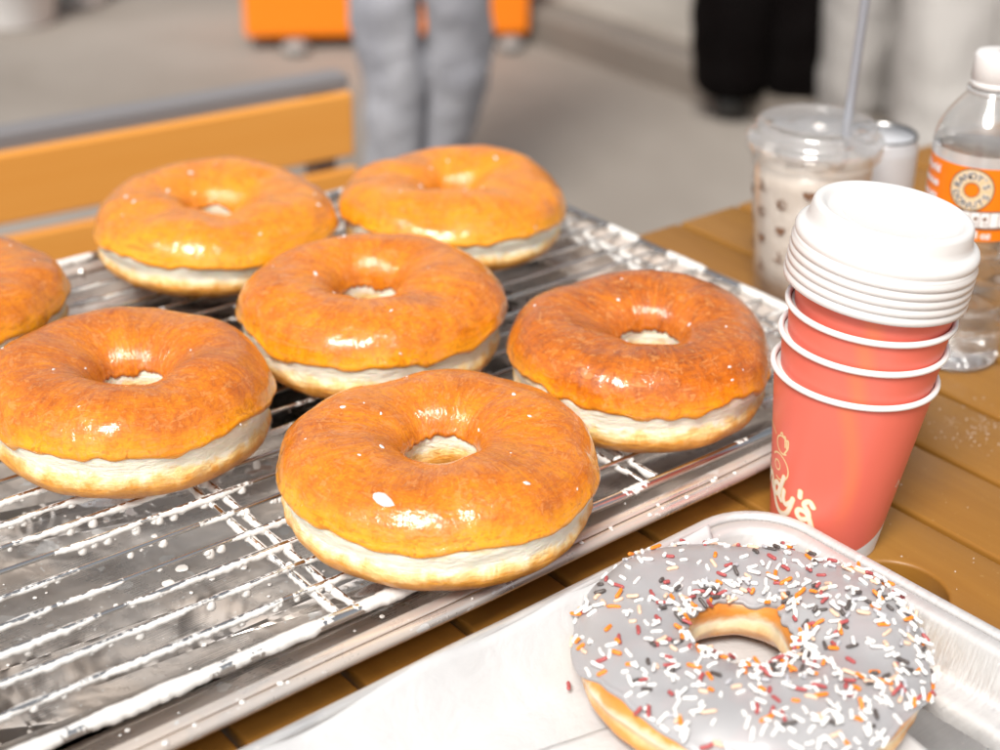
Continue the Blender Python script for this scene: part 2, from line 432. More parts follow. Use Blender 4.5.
def drop(p, w, l):
    n = 8; prof = [(0, 0), (.55, .12), (.8, .35), (1, .68), (.8, .92), (.3, 1.0), (.02, 1.02)]
    V, F = [], []
    for r, z in prof:
        for k in range(n): a = 2 * PI * k / n; V.append(Vector(p) + Vector((w * r * math.cos(a) * 1.15, w * r * math.sin(a), -l * z)))
    for i in range(len(prof) - 1):
        for k in range(n): m = (k + 1) % n; F.append((i * n + k, i * n + m, (i + 1) * n + m, (i + 1) * n + k))
    res.put(V, F)
def mess(b):
    return lambda p: b + .55 * max(0, min(1, (p.x + .10) / .12)) * (1 if p.y < .12 else .35) + (.35 if p.x < -.27 and p.y > -.12 else 0)
for k, P in enumerate(wires):
    near = k < 9
    lump(P, WR * 1.08, .0010 if near else .0007, 3.1 * k + 2, mess(-.42 if k < 3 else (-.20 if near else .02)))
    for j in range(16 if near else 6):
        x = random.uniform(-.27, -.07) if near and j < 13 else random.uniform(-.27, .3)
        q = P[min(24, max(0, int((x + RX) / (2 * RX) * 24)))]
        s = random.uniform(.7, 1.5)
        drop((x, q[1], q[2] + .0006), .0017 * s, .0042 * s * random.uniform(.7, 1.3))
for k, P in enumerate(bars): lump(P, .0017, .0011, 50 + k * 2.3, -.4, 40)
for k, P in enumerate(wires):          # little webs where wires cross the bars
    for x in (-.1095, .0925, .292):
        if random.random() < .75:
            for q in range(3):
                s = random.uniform(.6, 1.3)
                drop((x + random.uniform(-.006, .006), P[0][1] + random.uniform(-.004, .004), RZ + .002), .0022 * s, .0045 * s)
near_edge = [(x, -RY, RZ - .0002) for x in [-.30 + .58 * i / 60 for i in range(61)]]
lump(near_edge, .0032, .0013, 91, lambda p: -.42 + 1.0 * max(0, min(1, (p.x + .04) / .05)) - .35 * max(0, min(1, (p.x - .02) / .03)), 30, .0006)
far_edge = [(x, RY, RZ) for x in [-.28 + .56 * i / 60 for i in range(61)]]
lump(far_edge, .0034, .0012, 97, -.1, 30, .0006)
right_edge = [(RX, y, RZ) for y in [-.2 + .4 * i / 40 for i in range(41)]]
lump(right_edge, .0034, .0014, 99, -.15, 30, .0006)
tag(add('dried_glaze', res.mesh(), M['residue'], rack), 'white dried sugar glaze crusted on the wires', kind='stuff')
# splashes of glaze on the pan floor
sp = Acc()
def splat(x, y, z, r, h, seed, n=18):
    V = []; F = []
    rings = ((1., 0), (.93, .6), (.7, 1.), (.3, 1.05))
    for f, hh in rings:
        for k in range(n):
            a = 2 * PI * k / n; rr = r * f * (1 + .28 * noise.noise(Vector((math.cos(a) * 1.4, math.sin(a) * 1.4, seed))))
            V.append((x + rr * math.cos(a), y + rr * math.sin(a), z + h * hh))
    for i in range(3):
        for k in range(n): l = (k + 1) % n; F.append((i * n + k, i * n + l, (i + 1) * n + l, (i + 1) * n + k))
    F.append(tuple(3 * n + k for k in range(n))); sp.put(V, F)
for i in range(230):
    x = random.uniform(-.30, .29); y = random.choice([random.uniform(-.21, .02), random.uniform(-.21, .21)])
    r = random.choice([.0007, .0009, .0009, .0012, .0018]) * random.uniform(.8, 1.3)
    splat(x, y, .0018, r, r * .45, i * 1.3)
for i in range(6): splat(random.uniform(-.28, -.03), random.uniform(-.2, .0), .0017, random.uniform(.002, .0045), .00022, 400 + i * 2.1)
tag(add('glaze_spatter', sp.mesh(), M['residue'], tray1), 'small white drops of glaze on the pan floor', kind='stuff')
# crumbs of glaze on the pan rim
sp = Acc()
for i in range(26):
    x = random.uniform(-.3, .3); splat(x, -.2535 + .0036 + random.uniform(-.002, .003), .0264, random.uniform(.0005, .0016), .0009, i)
tag(add('rim_crumbs', sp.mesh(), M['residue'], tray1), kind='stuff')

# ------------------------------------------------------------------ donuts
def donut_pt(ph, t, D, h, seed):
    k = D / .166; Rc, a = (.0500 * k, .0330 * k) if seed != 11 else (.0538 * k, .0292 * k)
    if seed in (1, 2, 3, 4): Rc += .0018; a -= .0018
    c, s = math.cos(t), math.sin(t)
    rr = Rc + a * math.copysign(abs(c) ** (.84 if s > 0 or c < 0 else .88 - .30 * min(1, -s * 3)), c)
    z = h / 2 + h / 2 * math.copysign(abs(s) ** (.80 if s > 0 else .8), s)
    zf = z / h
    if c > 0: rr -= (.0034 * k) * math.exp(-((zf - .40) / .10) ** 2)                      # pinched proofing line
    if c > 0: rr -= .0005 * k
    if c < 0 and zf > .5: rr -= .004 * k * (zf - .5) * 2 * abs(c)                       # funnel lip
    if c < 0 and zf < .5: rr -= .0015 * k
    # hand-cut: hole slightly off centre, ring a little lumpy
    off = Vector((nz((1, 2, 3), 1, seed), nz((3, 1, 2), 1, seed + 4), 0)) * (.010 if c < 0 else .0) * abs(c)
    p = Vector((rr * math.cos(ph), rr * math.sin(ph), z)) + off
    if seed == 11 and c < 0: off += Vector((.0098, -.0155, 0)) * abs(c)
    n1 = noise.noise(Vector((math.cos(ph) * 1.1 + seed * 5, math.sin(ph) * 1.1, c * .5 + seed)))
    n2 = noise.noise(Vector((p.x * 34 + seed * 9, p.y * 34, p.z * 50)))
    n3 = noise.noise(Vector((p.x * 95 + seed * 9, p.y * 95, p.z * 95)))
    p.z += (n1 * .0060 + n2 * .0018 + n3 * .0004) * zf
    rad = Vector((math.cos(ph), math.sin(ph), 0))
    p += rad * (n1 * .0028 + n2 * .0018 + n3 * .0007 * (1 + (zf < .5))) * (c if abs(c) > .01 else 0)
    return p, zf
def donut_mesh(D, h, seed, t0, t1, shell=0., NU=168, NV=60, edgefn=None):
    """t0..t1 covers the profile (t0=None: closed ring)"""
    V, F, pol, ed, zfs = [], [], [], [], []
    closed_ = t0 is None
    for i in range(NU):
        ph = 2 * PI * i / NU
        e0, e1 = (0, 2 * PI) if closed_ else edgefn(ph)
        for j in range(NV):
            t = 2 * PI * j / NV if closed_ else e0 + (e1 - e0) * j / (NV - 1)
            p, zf = donut_pt(ph, t, D, h, seed)
            if shell:
                d = .01; pu, _ = donut_pt(ph + d, t, D, h, seed); pv, _ = donut_pt(ph, t + d, D, h, seed)
                nn = (pu - p).cross(pv - p).normalized()
                x = j / (NV - 1); m = min(x, 1 - x) * (e1 - e0)
                th = shell * (1 + .25 * noise.noise(p * 60)) * min(1, math.sqrt(max(0, m / .10))) - .0003 * (m < .0001)
                bead = shell * .7 * math.exp(-((m - .10) / .05) ** 2)
                p = p + nn * (th + bead - (.0006 if m < .0001 else 0))
                ed.append(max(0, 1 - (x * (e1 - e0)) / .55))
            else: ed.append(0)
            V.append(p); zfs.append(zf); pol.append((math.cos(ph) * .052, math.sin(ph) * .052, (t + seed * 3) * .03 * D / .166))
    for i in range(NU):
        k = (i + 1) % NU
        for j in range(NV if closed_ else NV - 1):
            l = (j + 1) % NV; F.append((i * NV + j, k * NV + j, k * NV + l, i * NV + l))
    me = pydata(V, F)
    a = me.attributes.new('pol', 'FLOAT_VECTOR', 'POINT'); a.data.foreach_set('vector', [x for q in pol for x in q])
    a = me.attributes.new('edge', 'FLOAT', 'POINT'); a.data.foreach_set('value', ed)
    a = me.attributes.new('zf', 'FLOAT', 'POINT'); a.data.foreach_set('value', zfs)
    return me
def flake_set(acc, D, h, seed, n, big=()):
    rnd = random.Random(seed * 100)
    for q in range(n + len(big)):
        if q < n:
            ph = rnd.uniform(0, 2 * PI); t = rnd.uniform(.05, 2.5); s = rnd.choice([.0004, .0005, .0007, .0007, .0011])
        else: ph, t, s = big[q - n]
        p, _ = donut_pt(ph, t, D, h, seed); pu, _ = donut_pt(ph + .01, t, D, h, seed); pv, _ = donut_pt(ph, t + .01, D, h, seed)
        n_ = (pu - p).cross(pv - p).normalized(); u = (pu - p).normalized(); w = n_.cross(u)
        p = p + n_ * .0010; ang = rnd.uniform(0, PI); st = rnd.uniform(1, 2.0)
        V = []; m = 9
        for lay, f in ((0, 1.), (1, .8)):
            for k in range(m):
                a = 2 * PI * k / m; rr = s * f * (1 + .45 * noise.noise(Vector((math.cos(a) * 2, math.sin(a) * 2, q * 3.3 + seed))))
                x, y = rr * math.cos(a) * st, rr * math.sin(a)
                x, y = x * math.cos(ang) - y * math.sin(ang), x * math.sin(ang) + y * math.cos(ang)
                V.append(p + u * x + w * y + n_ * (lay * s * .45))
        F = [(k, (k + 1) % m, m + (k + 1) % m, m + k) for k in range(m)] + [tuple(m + k for k in range(m))]
        acc.put(V, F)
def glazed(label, x, y, D, h, seed, rz=0., z=.0325, tilt=(0, 0), big=(), nf=11, tone=.5):
    t = thing('glazed_donut', label, 'donut', (x, y, z), rz, 'large glazed donuts cooling on the wire rack')
    t.rotation_euler = (tilt[0], tilt[1], rz)
    add('dough', donut_mesh(D, h, seed, None, None), M['dough'], t)
    def ef(ph):
        v = Vector((math.cos(ph) * 2.2, math.sin(ph) * 2.2, seed * 2.7)); w = Vector((math.cos(ph) * 7, math.sin(ph) * 7, seed))
        return (.03 + .17 * noise.noise(v) + .09 * noise.noise(w), PI - .18 + .14 * noise.noise(v + Vector((4, 4, 0))) + .06 * noise.noise(w * 1.3))
    add('glaze', donut_mesh(D, h, seed, 0, 1, shell=.0010, NU=192, NV=64, edgefn=ef), M['glaze'], t).color = (tone, tone, tone, 1)
    fl = Acc(); flake_set(fl, D, h, seed, nf, big)
    tag(add('sugar_flake', fl.mesh(), M['residue'], t), 'scattered white flakes of dried glaze', kind='stuff')
    return t
H0 = .053
glazed('glazed donut nearest the small tray, with one large white flake on its front', .4269, .5750, .166, H0, 1, rz=.3, big=((-2.62 - .3, 1.02, .0034),), nf=16)
glazed('glazed donut in the left foreground row, its hole showing rack beneath', .3360, .7440, .160, .055, 2, rz=1.1, tilt=(.01, .02), tone=.58)
glazed('glazed donut in the centre of the rack, surrounded by the six others', .5072, .7539, .1643, .0545, 3, rz=2.0)
glazed('darkest browned glazed donut, right beside the coral cup stack', .6010, .6095, .1570, .056, 4, rz=2.9, tilt=(-.02, .01), tone=.72)
glazed('glazed donut in the far corner of the rack, below the person in jeans', .6616, .8737, .1660, .049, 5, rz=4.0, tone=.34)
glazed('glazed donut at the back left in front of the orange bench boards', .5044, .9456, .1700, .049, 6, rz=5.0, tone=.32)
glazed('glazed donut cut off by the left edge of the photo', .2963, .9302, .1600, .051, 7, rz=.7)

# ---- grey iced donut with sprinkles
def m_icing():
    n = NM('smooth grey icing'); f = n.noise(n.coord(), 45, 3, .5, .3)
    c = n.mix(n.ramp(f, [(.5, 0), (.72, .22)]), (.375, .37, .38), (.50, .34, .34))
    n.set(Base_Color=c, Roughness=.42, Subsurface_Weight=.2, Subsurface_Radius=(.002,) * 3, Coat_Weight=.15, Coat_Roughness=.25, Normal=n.bump(f, .3, .0015)); return n.m
def m_crust():
    n = NM('golden fried crust'); v = n.coord(); f = n.noise(v, 40, 4, .6, .4); g_ = n.noise(v, 300, 3, .6)
    z = n.node('ShaderNodeAttribute', _attribute_name='zf').outputs['Fac']
    zz = n.math('ADD', z, n.math('MULTIPLY', n.math('SUBTRACT', f, .5), .45))
    c = n.ramp(zz, [(.05, (.45, .17, .03)), (.3, (.66, .29, .06)), (.45, (.85, .66, .38)), (.54, (.87, .77, .56)), (.66, (.72, .30, .06)), (.85, (.62, .20, .02))])
    n.set(Base_Color=c, Roughness=.4, Coat_Weight=.6, Coat_Roughness=.15, Subsurface_Weight=.2, Subsurface_Radius=(.005, .002, .001), Normal=n.bump(n.math('ADD', f, g_), .3, .001)); return n.m
DG, HG, SG = .1665, .034, 11
don = thing('sprinkled_donut', 'grey iced donut covered with white, orange and red sprinkles on the paper-lined tray', 'donut', (.4785, .4003, .0072), 0)
add('dough', donut_mesh(DG, HG, SG, None, None), m_crust(), don)
def efg(ph):
    v = Vector((math.cos(ph) * 2.0, math.sin(ph) * 2.0, 31.7)); w = Vector((math.cos(ph) * 6, math.sin(ph) * 6, 3))
    lift = .55 * math.exp(-(((ph - 3.15 + PI) % (2 * PI) - PI) / .42) ** 2) + .3 * math.exp(-(((ph - 4.9 + PI) % (2 * PI) - PI) / .3) ** 2)
    return (-.05 + .20 * noise.noise(v) + .08 * noise.noise(w) + lift, PI - .50 + .3 * noise.noise(v + Vector((2, 5, 1))) + .1 * noise.noise(w))
add('icing', donut_mesh(DG, HG, SG, 0, 1, shell=.0016, NU=192, NV=56, edgefn=efg), m_icing(), don)
SPM = [simple('white sprinkle', (.86, .85, .83), .4), simple('orange sprinkle', (.88, .24, .02), .4), simple('charcoal sprinkle', (.09, .075, .07), .4),
       simple('dusty red sprinkle', (.42, .085, .085), .4), simple('pale peach sprinkle', (.86, .58, .42), .4), simple('pale grey sprinkle', (.5, .5, .53), .4)]
def capsule(L, r, bend, n=8):
    P = []; R = []
    for i in range(13):
        x = -L / 2 + L * i / 12; P.append(Vector((x, bend * (x / L * 2) ** 2, 0)))
        e = min(i, 12 - i); R.append(r * (.35, .82, 1)[min(e, 2)])
    return sweep(P, R, n)
rnd = random.Random(5); camp = Vector((0, 0, H)); items = []
tries = 0
while len(items) < 820 and tries < 20000:
    tries += 1
    ph = rnd.uniform(0, 2 * PI); t = rnd.uniform(-.05, 2.55)
    e0, e1 = efg(ph)
    if not (e0 + .10 < t < e1 - .05): continue
    p, _ = donut_pt(ph, t, DG, HG, SG)
    # denser in drifts on the near side and the right
    dens = .55 + .5 * noise.noise(p * 26 + Vector((3, 8, 1))) + .22 * math.cos(ph + 1.0)
    if t < .35: dens -= .25
    if rnd.random() > dens: continue
    pu, _ = donut_pt(ph + .01, t, DG, HG, SG); pv, _ = donut_pt(ph, t + .01, DG, HG, SG)
    nn = (pu - p).cross(pv - p).normalized(); u = (pu - p).normalized(); w = nn.cross(u)
    L = rnd.uniform(.0034, .0076); r = rnd.uniform(.00084, .00104)
    near_n = sum(1 for q in items if (q[0] - p).length < .0045)
    lift = .0016 + r * .75 + min(near_n, 3) * .0007
    ang = rnd.uniform(0, PI); d = u * math.cos(ang) + w * math.sin(ang); d = (d + nn * rnd.uniform(-.16, .16) * (1 + near_n)).normalized()
    y = nn.cross(d).normalized(); z = d.cross(y)
    mi = rnd.choices(range(6), (60, 11, 9, 9, 7, 4))[0]
    items.append((p, p + nn * lift, d, y, z, L, r, mi, rnd.uniform(-.0006, .0006)))
def put_sprinkle(it):
    V, F = capsule(it[5], it[6], it[8]); return [it[1] + it[2] * v.x + it[3] * v.y + it[4] * v.z for v in V], F
def spkey(it):
    view = (camp - don.location - it[1]); return -(it[5] * it[2].cross(view.normalized()).length) / view.length if (it[1].z > HG * .5) else 0
items.sort(key=spkey)
for it in items[:100]:
    add('sprinkle', pydata(*put_sprinkle(it)), SPM[it[7]], don)
rest = Acc(); mi = []
for it in items[100:]:
    V, F = put_sprinkle(it); rest.put(V, F); mi += [it[7]] * len(F)
me = rest.mesh(); me.polygons.foreach_set('material_index', mi)
for m in SPM: me.materials.append(m)
tag(add('sprinkles', me, None, don), 'mixed white, orange, charcoal and red sprinkles', kind='stuff')
# one fallen sprinkle on the paper
V, F = capsule(.0062, .001, .0004)
o = add('fallen_sprinkle', pydata(V, F), SPM[3]); o.location = (.4085, .4485, .0092); o.rotation_euler = (0, 0, .9)
tag(o, 'single dusty red sprinkle lying on the paper left of the grey donut', 'sprinkle')

# ------------------------------------------------------------------ parchment
def sheet(name, corners, zf, nx, ny, mat, label, cat):
    a, b, c, d = [Vector(q) for q in corners]; V, F = [], []
    for j in range(ny + 1):
        for i in range(nx + 1):
            s, t = i / nx, j / ny; p = a.lerp(b, s).lerp(d.lerp(c, s), t)
            V.append((p.x, p.y, zf(p.x, p.y)))
    for j in range(ny):
        for i in range(nx): k = j * (nx + 1) + i; F.append((k, k + 1, k + nx + 2, k + nx + 1))
    o = add(name, pydata(V, F), mat); m = o.modifiers.new('s', 'SOLIDIFY'); m.thickness = .00025; m.offset = 1
    return tag(o, label, cat)
rt = math.radians(1.6)
def yl(x, y):   # tray2-local y
    dx, dy = x - .3600, y - .3245; return -dx * math.sin(rt) + dy * math.cos(rt)
def pz(x, y):
    l = yl(x, y); wall = .165 - .0240
    z = .0046 + .0012 * noise.noise(Vector((x * 22, y * 22, 0))) + .0007 * noise.noise(Vector((x * 60, y * 45, 4)))
    climb = max(0, l - (wall - .016)); z += 1.05 * climb ** 1.25 / (.016 ** .25) * (1 + .25 * noise.noise(Vector((x * 16, 0, 3))))
    return z
sheet('parchment_sheet', [(.10, .20, 0), (.498, .19, 0), (.5310, .4800, 0), (.12, .4690, 0)], pz, 150, 100, M['paper'], 'white parchment paper lining the small tray, curled up its back wall', 'paper')
def pz2(x, y): return pz(x, y) + .0011 + .0016 * max(0, noise.noise(Vector((x * 14, y * 14, 9)))) 
sheet('parchment_scrap', [(.13, .185, 0), (.372, .185, 0), (.425, .4135, 0), (.20, .4600, 0)], pz2, 90, 80, M['paper'], 'second white parchment layer folded over at the left of the grey donut', 'paper')

# ------------------------------------------------------------------ cups
def cup_r(z): return .0295 + (.0425 - .0295) * z / .1025
Rz_cup = math.atan2(-.4685, -.6175)       # heading of the side that faces the camera
def cup_surface(u, z, off=.0): r = cup_r(z) + off; return Vector((r * math.cos(u), r * math.sin(u), z))
def make_cup(label, zb, loc, tilt, hidden_print=False):
    t = thing('paper_cup', label, 'paper cup', loc, 0, 'coral paper cups nested in a stack')
    n = 96; V, F, uv = [], [], []
    zs = [0, .0008] + [.1025 * i / 24 for i in range(1, 25)]
    for z in zs:
        for k in range(n):
            a = 2 * PI * k / n; p = cup_surface(a, z); V.append(p); uv.append((a - PI, z, 0))   # u grows to the photo's right
    m = len(zs)
    for i in range(m - 1):
        for k in range(n): l = (k + 1) % n; F.append((i * n + k, i * n + l, (i + 1) * n + l, (i + 1) * n + k))
    me = pydata(V, F); at = me.attributes.new('cupuv', 'FLOAT_VECTOR', 'POINT'); at.data.foreach_set('vector', [x for q in uv for x in q])
    o = add('wall', me, M['cup'], t)
    prof = [(cup_r(.1025) - .0012, .1020)] + [(cup_r(z) - .0006, z) for z in (.09, .05, .0075)] + [(.001, .0072)]
    add('lining', lathe(prof, 64), M['cupin'], t)
    add('rim', lathe([(cup_r(.1025) + .0006 + .0016 * math.cos(a), .1030 + .0017 * math.sin(a)) for a in [2 * PI * k / 12 for k in range(12)]], 96, True), M['rim'], t)
    return t
tilt_axis = math.radians(4)
base = Vector((.6155, .4715, .0018))
cr, cf = Vector((math.cos(A), -math.sin(A), 0)), Vector((math.sin(A), math.cos(A), 0))
Rt = Matrix.Rotation(math.radians(3.4), 4, cf)          # lean to the right of the picture
Face = Matrix.Rotation(math.atan2(-base.y, -base.x) - PI, 4, 'Z')   # local -X looks at the camera; cup angle PI = front
def stack_mat(s, dx=0., extra=0.): return Matrix.Translation(base) @ Rt @ Matrix.Translation((dx, -dx, s)) @ Matrix.Rotation(extra, 4, cf) @ Face
cupl = ['bottom coral paper cup of the stack, printed with cream script lettering', 'second coral paper cup from the bottom of the stack',
        'third coral paper cup from the bottom of the stack', 'topmost coral paper cup, under the white lids']
cups = []
for i in range(4):
    c = make_cup(cupl[i], 0, (0, 0, 0), 0); c.rotation_mode = 'QUATERNION'
    mt = stack_mat((0, .0195, .0362, .0530)[i], .0004 * i, math.radians(.25 * i)); c.location, c.rotation_quaternion = mt.to_translation(), mt.to_quaternion(); cups.append(c)
# lettering on the lowest cup: brush strokes mapped onto the cone
def stroke_ribbon(pts, w, surf, z_off, closed_=False):
    """pts 2-D polyline in metres (x right, y up) -> flat ribbon on a surface; surf(x, y, off)"""
    # smooth with Catmull-Rom
    P = [Vector((p[0], p[1])) for p in pts]; Q = []
    n = len(P)
    for i in range(n - 1):
        p0, p1, p2, p3 = P[max(i - 1, 0)], P[i], P[i + 1], P[min(i + 2, n - 1)]
        for k in range(6):
            t = k / 6; Q.append(.5 * ((2 * p1) + (p2 - p0) * t + (2 * p0 - 5 * p1 + 4 * p2 - p3) * t * t + (3 * p1 - p0 - 3 * p2 + p3) * t ** 3))
    Q.append(P[-1]); V, F = [], []
    for i, p in enumerate(Q):
        d = (Q[min(i + 1, len(Q) - 1)] - Q[max(i - 1, 0)]); d = d.normalized() if d.length > 0 else Vector((1, 0)); nn = Vector((-d.y, d.x)) * w / 2
        V += [surf(p.x + nn.x, p.y + nn.y, z_off), surf(p.x - nn.x, p.y - nn.y, z_off)]
    for i in range(len(Q) - 1): F.append((2 * i, 2 * i + 1, 2 * i + 3, 2 * i + 2))
    for e in (0, len(Q) - 1):          # round ends
        c = Q[e]; b = len(V); m = 10
        for k in range(m): a = 2 * PI * k / m; V.append(surf(c.x + w / 2 * math.cos(a), c.y + w / 2 * math.sin(a), z_off + .00002))
        F.append(tuple(b + k for k in range(m)))
    return V, F
def surf_cup(x, y, off): a = PI + x / .034; return cup_surface(a, y, off)    # x = metres to the right of the front
def glyphs(strokes, ox, oy, sc, rot, w, z_off, acc, surf):
    for s in strokes:
        pts = [(ox + sc * (p[0] * math.cos(rot) - p[1] * math.sin(rot)), oy + sc * (p[0] * math.sin(rot) + p[1] * math.cos(rot))) for p in s]
        acc.put(*stroke_ribbon(pts, w, surf, z_off))
SCR = {  # script letters, unit x-height
 'R': ([(.2, 0), (.35, 1.9)], [(.0, 1.5), (.5, 2.1), (1.2, 2.0), (1.25, 1.4), (.4, 1.05), (1.0, .4), (1.5, 0)]),
 'a': ([(.9, .8), (.5, 1.0), (.1, .55), (.35, .05), (.8, .4), (.95, .9), (.95, .25), (1.25, 0)],),
 'n': ([(.1, .95), (.15, 0)], [(.15, .5), (.5, 1.0), (.8, .7), (.8, .15), (1.1, 0)]),
 'd': ([(.8, .8), (.45, 1.0), (.1, .55), (.35, .05), (.75, .35), (.95, 1.95)], [(.9, 1.2), (.9, .25), (1.2, 0)]),
 'y': ([(.1, .95), (.2, .3), (.55, .05), (.9, .5), (1.0, .95)], [(1.0, .9), (.9, -.4), (.4, -.95), (-.3, -.8), (-1.2, .1)]),
 "'": ([(.15, 1.9), (.25, 1.45)],),
 's': ([(.9, 1.25), (.5, 1.55), (.25, 1.1), (.7, .7), (.85, .2), (.4, -.15), (.0, .1), (.1, .5), (.7, .5), (1.35, -.35)],)}
ink = Acc(); halo = Acc()
xx = -.0690
for ch in "Randy's":
    adv = {'R': 1.5, 'a': 1.15, 'n': 1.1, 'd': 1.15, 'y': 1.15, "'": .45, 's': 1.2}[ch] * .0079
    yy = .0285 + (xx + .03) * -.20
    glyphs(SCR[ch], xx, yy, .0080, -.22, .0034, .00016, halo, surf_cup)
    glyphs(SCR[ch], xx, yy, .0080, -.22, .0023, .00026, ink, surf_cup)
    xx += adv
add('lettering_outline', halo.mesh(), M['gold'], cups[0]); add('lettering', ink.mesh(), M['print'], cups[0])
em = Acc()
def arcp(cx, cy, r, a0, a1, n=14, sq=1.): return [(cx + r * math.cos(a0 + (a1 - a0) * k / n), cy + sq * r * math.sin(a0 + (a1 - a0) * k / n)) for k in range(n + 1)]
for s_ in (arcp(-.0385, .0455, .0078, -1.9, 2.5), arcp(-.0405, .0455, .0028, 0, 6.28), arcp(-.0365, .0600, .0052, 1.2, 5.4), [(-.0385, .0660), (-.0372, .0672), (-.0360, .0655), (-.0346, .0664), (-.0338, .0645), (-.0322, .0650), (-.0320, .0610), (-.0330, .0585), (-.0345, .0560)],
           [(-.0345, .0640), (-.0342, .0600)], [(-.0332, .0640), (-.0330, .0600)], arcp(-.050, .053, .012, 1.0, 2.6)):
    em.put(*stroke_ribbon([(x_ + .0050, y_ + .0025) for x_, y_ in s_], .0010, surf_cup, .00016))
add('line_emblem', em.mesh(), M['gold'], cups[0])
em = Acc()
for s_ in ([(.0395, .0500), (.0412, .0475), (.0400, .0455), (.0385, .0462), (.0400, .0485)], [(.0420, .0480), (.0425, .0455)]): em.put(*stroke_ribbon(s_, .0006, surf_cup, .00016))
add('side_mark', em.mesh(), M['print'], cups[0])

# lids: skirts nested, one dome on top
def lid_profile(k=1.0):
    # outside, from the skirt's lower lip up to the drinking dome, then the sunken centre
    return [(.0462, 0), (.0474, .0008), (.0476, .0030), (.0466, .0052), (.0462, .0060), (.0466, .0072), (.0470, .0090), (.0462, .0112), (.0444, .0126),
            (.0430, .0132), (.0420, .0145), (.0414, .0175), (.0408, .0222), (.0401, .0242), (.0388, .0250), (.0366, .0248), (.0350, .0238), (.0338, .0218), (.0324, .0209), (.0290, .0205), (.0150, .0205), (.0006, .0205)]
lids = ['topmost white lid of the stack with a raised drinking rim', 'second white lid from the top, nested under the raised one', 'third white lid from the top of the stack', 'fourth white lid from the top, just above the lowest lid', 'lowest white lid, pressed onto the topmost coral cup']
for i in range(5):
    s = .1510 + .0046 * (4 - i)
    t = thing('cup_lid', lids[i], 'lid', (0, 0, 0), 0, 'white plastic lids nested on the cup stack'); t.rotation_mode = 'QUATERNION'
    mt = stack_mat(s, .0010 + .0002 * (4 - i), math.radians(3.0)); t.location, t.rotation_quaternion = mt.to_translation(), mt.to_quaternion()
    pr = lid_profile()
    if i: pr = [(r - .0008 * 0, z) for r, z in pr if z < .0127]+ [(.040, .0130)]
    me = lathe(pr, 96) if not i else lathe(pr, 96)
    if i:   # nested lids: only the skirt shows; leave them open at the top
        bm = bmesh.new(); bm.from_mesh(me); bmesh.ops.delete(bm, geom=[f for f in bm.faces if len(f.verts) > 4], context='FACES'); bm.to_mesh(me); bm.free()
    else:
        bm = bmesh.new(); bm.from_mesh(me); bmesh.ops.delete(bm, geom=[f for f in bm.faces if len(f.verts) > 4 and f.calc_center_median().z < .01], context='FACES'); bm.to_mesh(me); bm.free()
    o = add('skirt' if i else 'shell', me, M['lid'], t); m = o.modifiers.new('s', 'SOLIDIFY'); m.thickness = .0006; m.offset = -1
    if not i:
        ac = Acc()          # embossed dots of lettering round the sunken centre
        for k in range(46):
            a = PI - 1.35 + 2.7 * k / 45
            if k % 7 == 6: continue
            V, F = [], []
            cx, cy = .0262 * math.cos(a), .0262 * math.sin(a)
            for dz, f in ((0, 1), (.00045, .7)):
                for q in range(6): b = 2 * PI * q / 6; V.append((cx + .0007 * f * math.cos(b) * (1 + (k % 3) * .3), cy + .0007 * f * math.sin(b), .0205 + dz))
            F = [(q, (q + 1) % 6, 6 + (q + 1) % 6, 6 + q) for q in range(6)] + [tuple(6 + q for q in range(6))]; ac.put(V, F)
        add('embossing', ac.mesh(), M['lid'], t)

# ------------------------------------------------------------------ text on curved surfaces
def text_mesh(txt, size, mat, surf, x0, y0, rot=0., off=.0002, align='LEFT', bold=.0, name='lettering', parent=None, sx=1.):
    cu = bpy.data.curves.new('t', 'FONT'); cu.body = txt; cu.size = size; cu.align_x = align; cu.resolution_u = 4; cu.offset = bold
    ob = bpy.data.objects.new('t', cu); COL.objects.link(ob); bpy.context.view_layer.update()
    me = bpy.data.meshes.new_from_object(ob.evaluated_get(bpy.context.evaluated_depsgraph_get())); bpy.data.objects.remove(ob)
    bm = bmesh.new(); bm.from_mesh(me); bmesh.ops.triangulate(bm, faces=bm.faces)
    bmesh.ops.subdivide_edges(bm, edges=[e for e in bm.edges if e.calc_length() > size * .3], cuts=2)
    for v in bm.verts:
        x, y = v.co.x * sx, v.co.y; v.co = surf(x0 + x * math.cos(rot) - y * math.sin(rot), y0 + x * math.sin(rot) + y * math.cos(rot), off)
    bm.to_mesh(me); bm.free(); me.name = name
    return me
def join_text(parts, name, mat, parent):
    bm = bmesh.new()
    for p in parts: bm.from_mesh(p)
    return add(name, bm, mat, parent, False)

# ------------------------------------------------------------------ water bottle
bl = Vector((.8575, .5710, .0008))
bot = thing('water_bottle', 'clear plastic water bottle with white cap and orange donut label beside the cup stack', 'bottle', bl, math.atan2(-bl.y, -bl.x) - PI)
bot.location = bl + cr * .002; bot.rotation_euler = (math.radians(.0), 0, bot.rotation_euler.z)
bp = [(.0005, .003), (.012, .0035), (.020, .0012), (.026, .0002), (.0300, .002), (.0312, .006), (.0305, .0105), (.0297, .0125), (.0308, .016), (.0314, .021), (.0305, .0255), (.0296, .028), (.0306, .032), (.0315, .038), (.0306, .0435), (.0297, .046),
      (.0308, .050), (.0316, .056), (.0308, .062), (.0298, .0645), (.0308, .068), (.0317, .074), (.0310, .080), (.0301, .0825), (.0312, .087), (.0322, .092), (.0319, .096), (.0319, .148), (.0322, .151), (.0317, .157), (.0298, .164), (.0262, .171), (.0212, .178), (.0168, .1832), (.0140, .1870), (.0130, .1890), (.0128, .200)]
me = lathe(bp, 96)
V0 = [v.co.copy() for v in me.vertices]
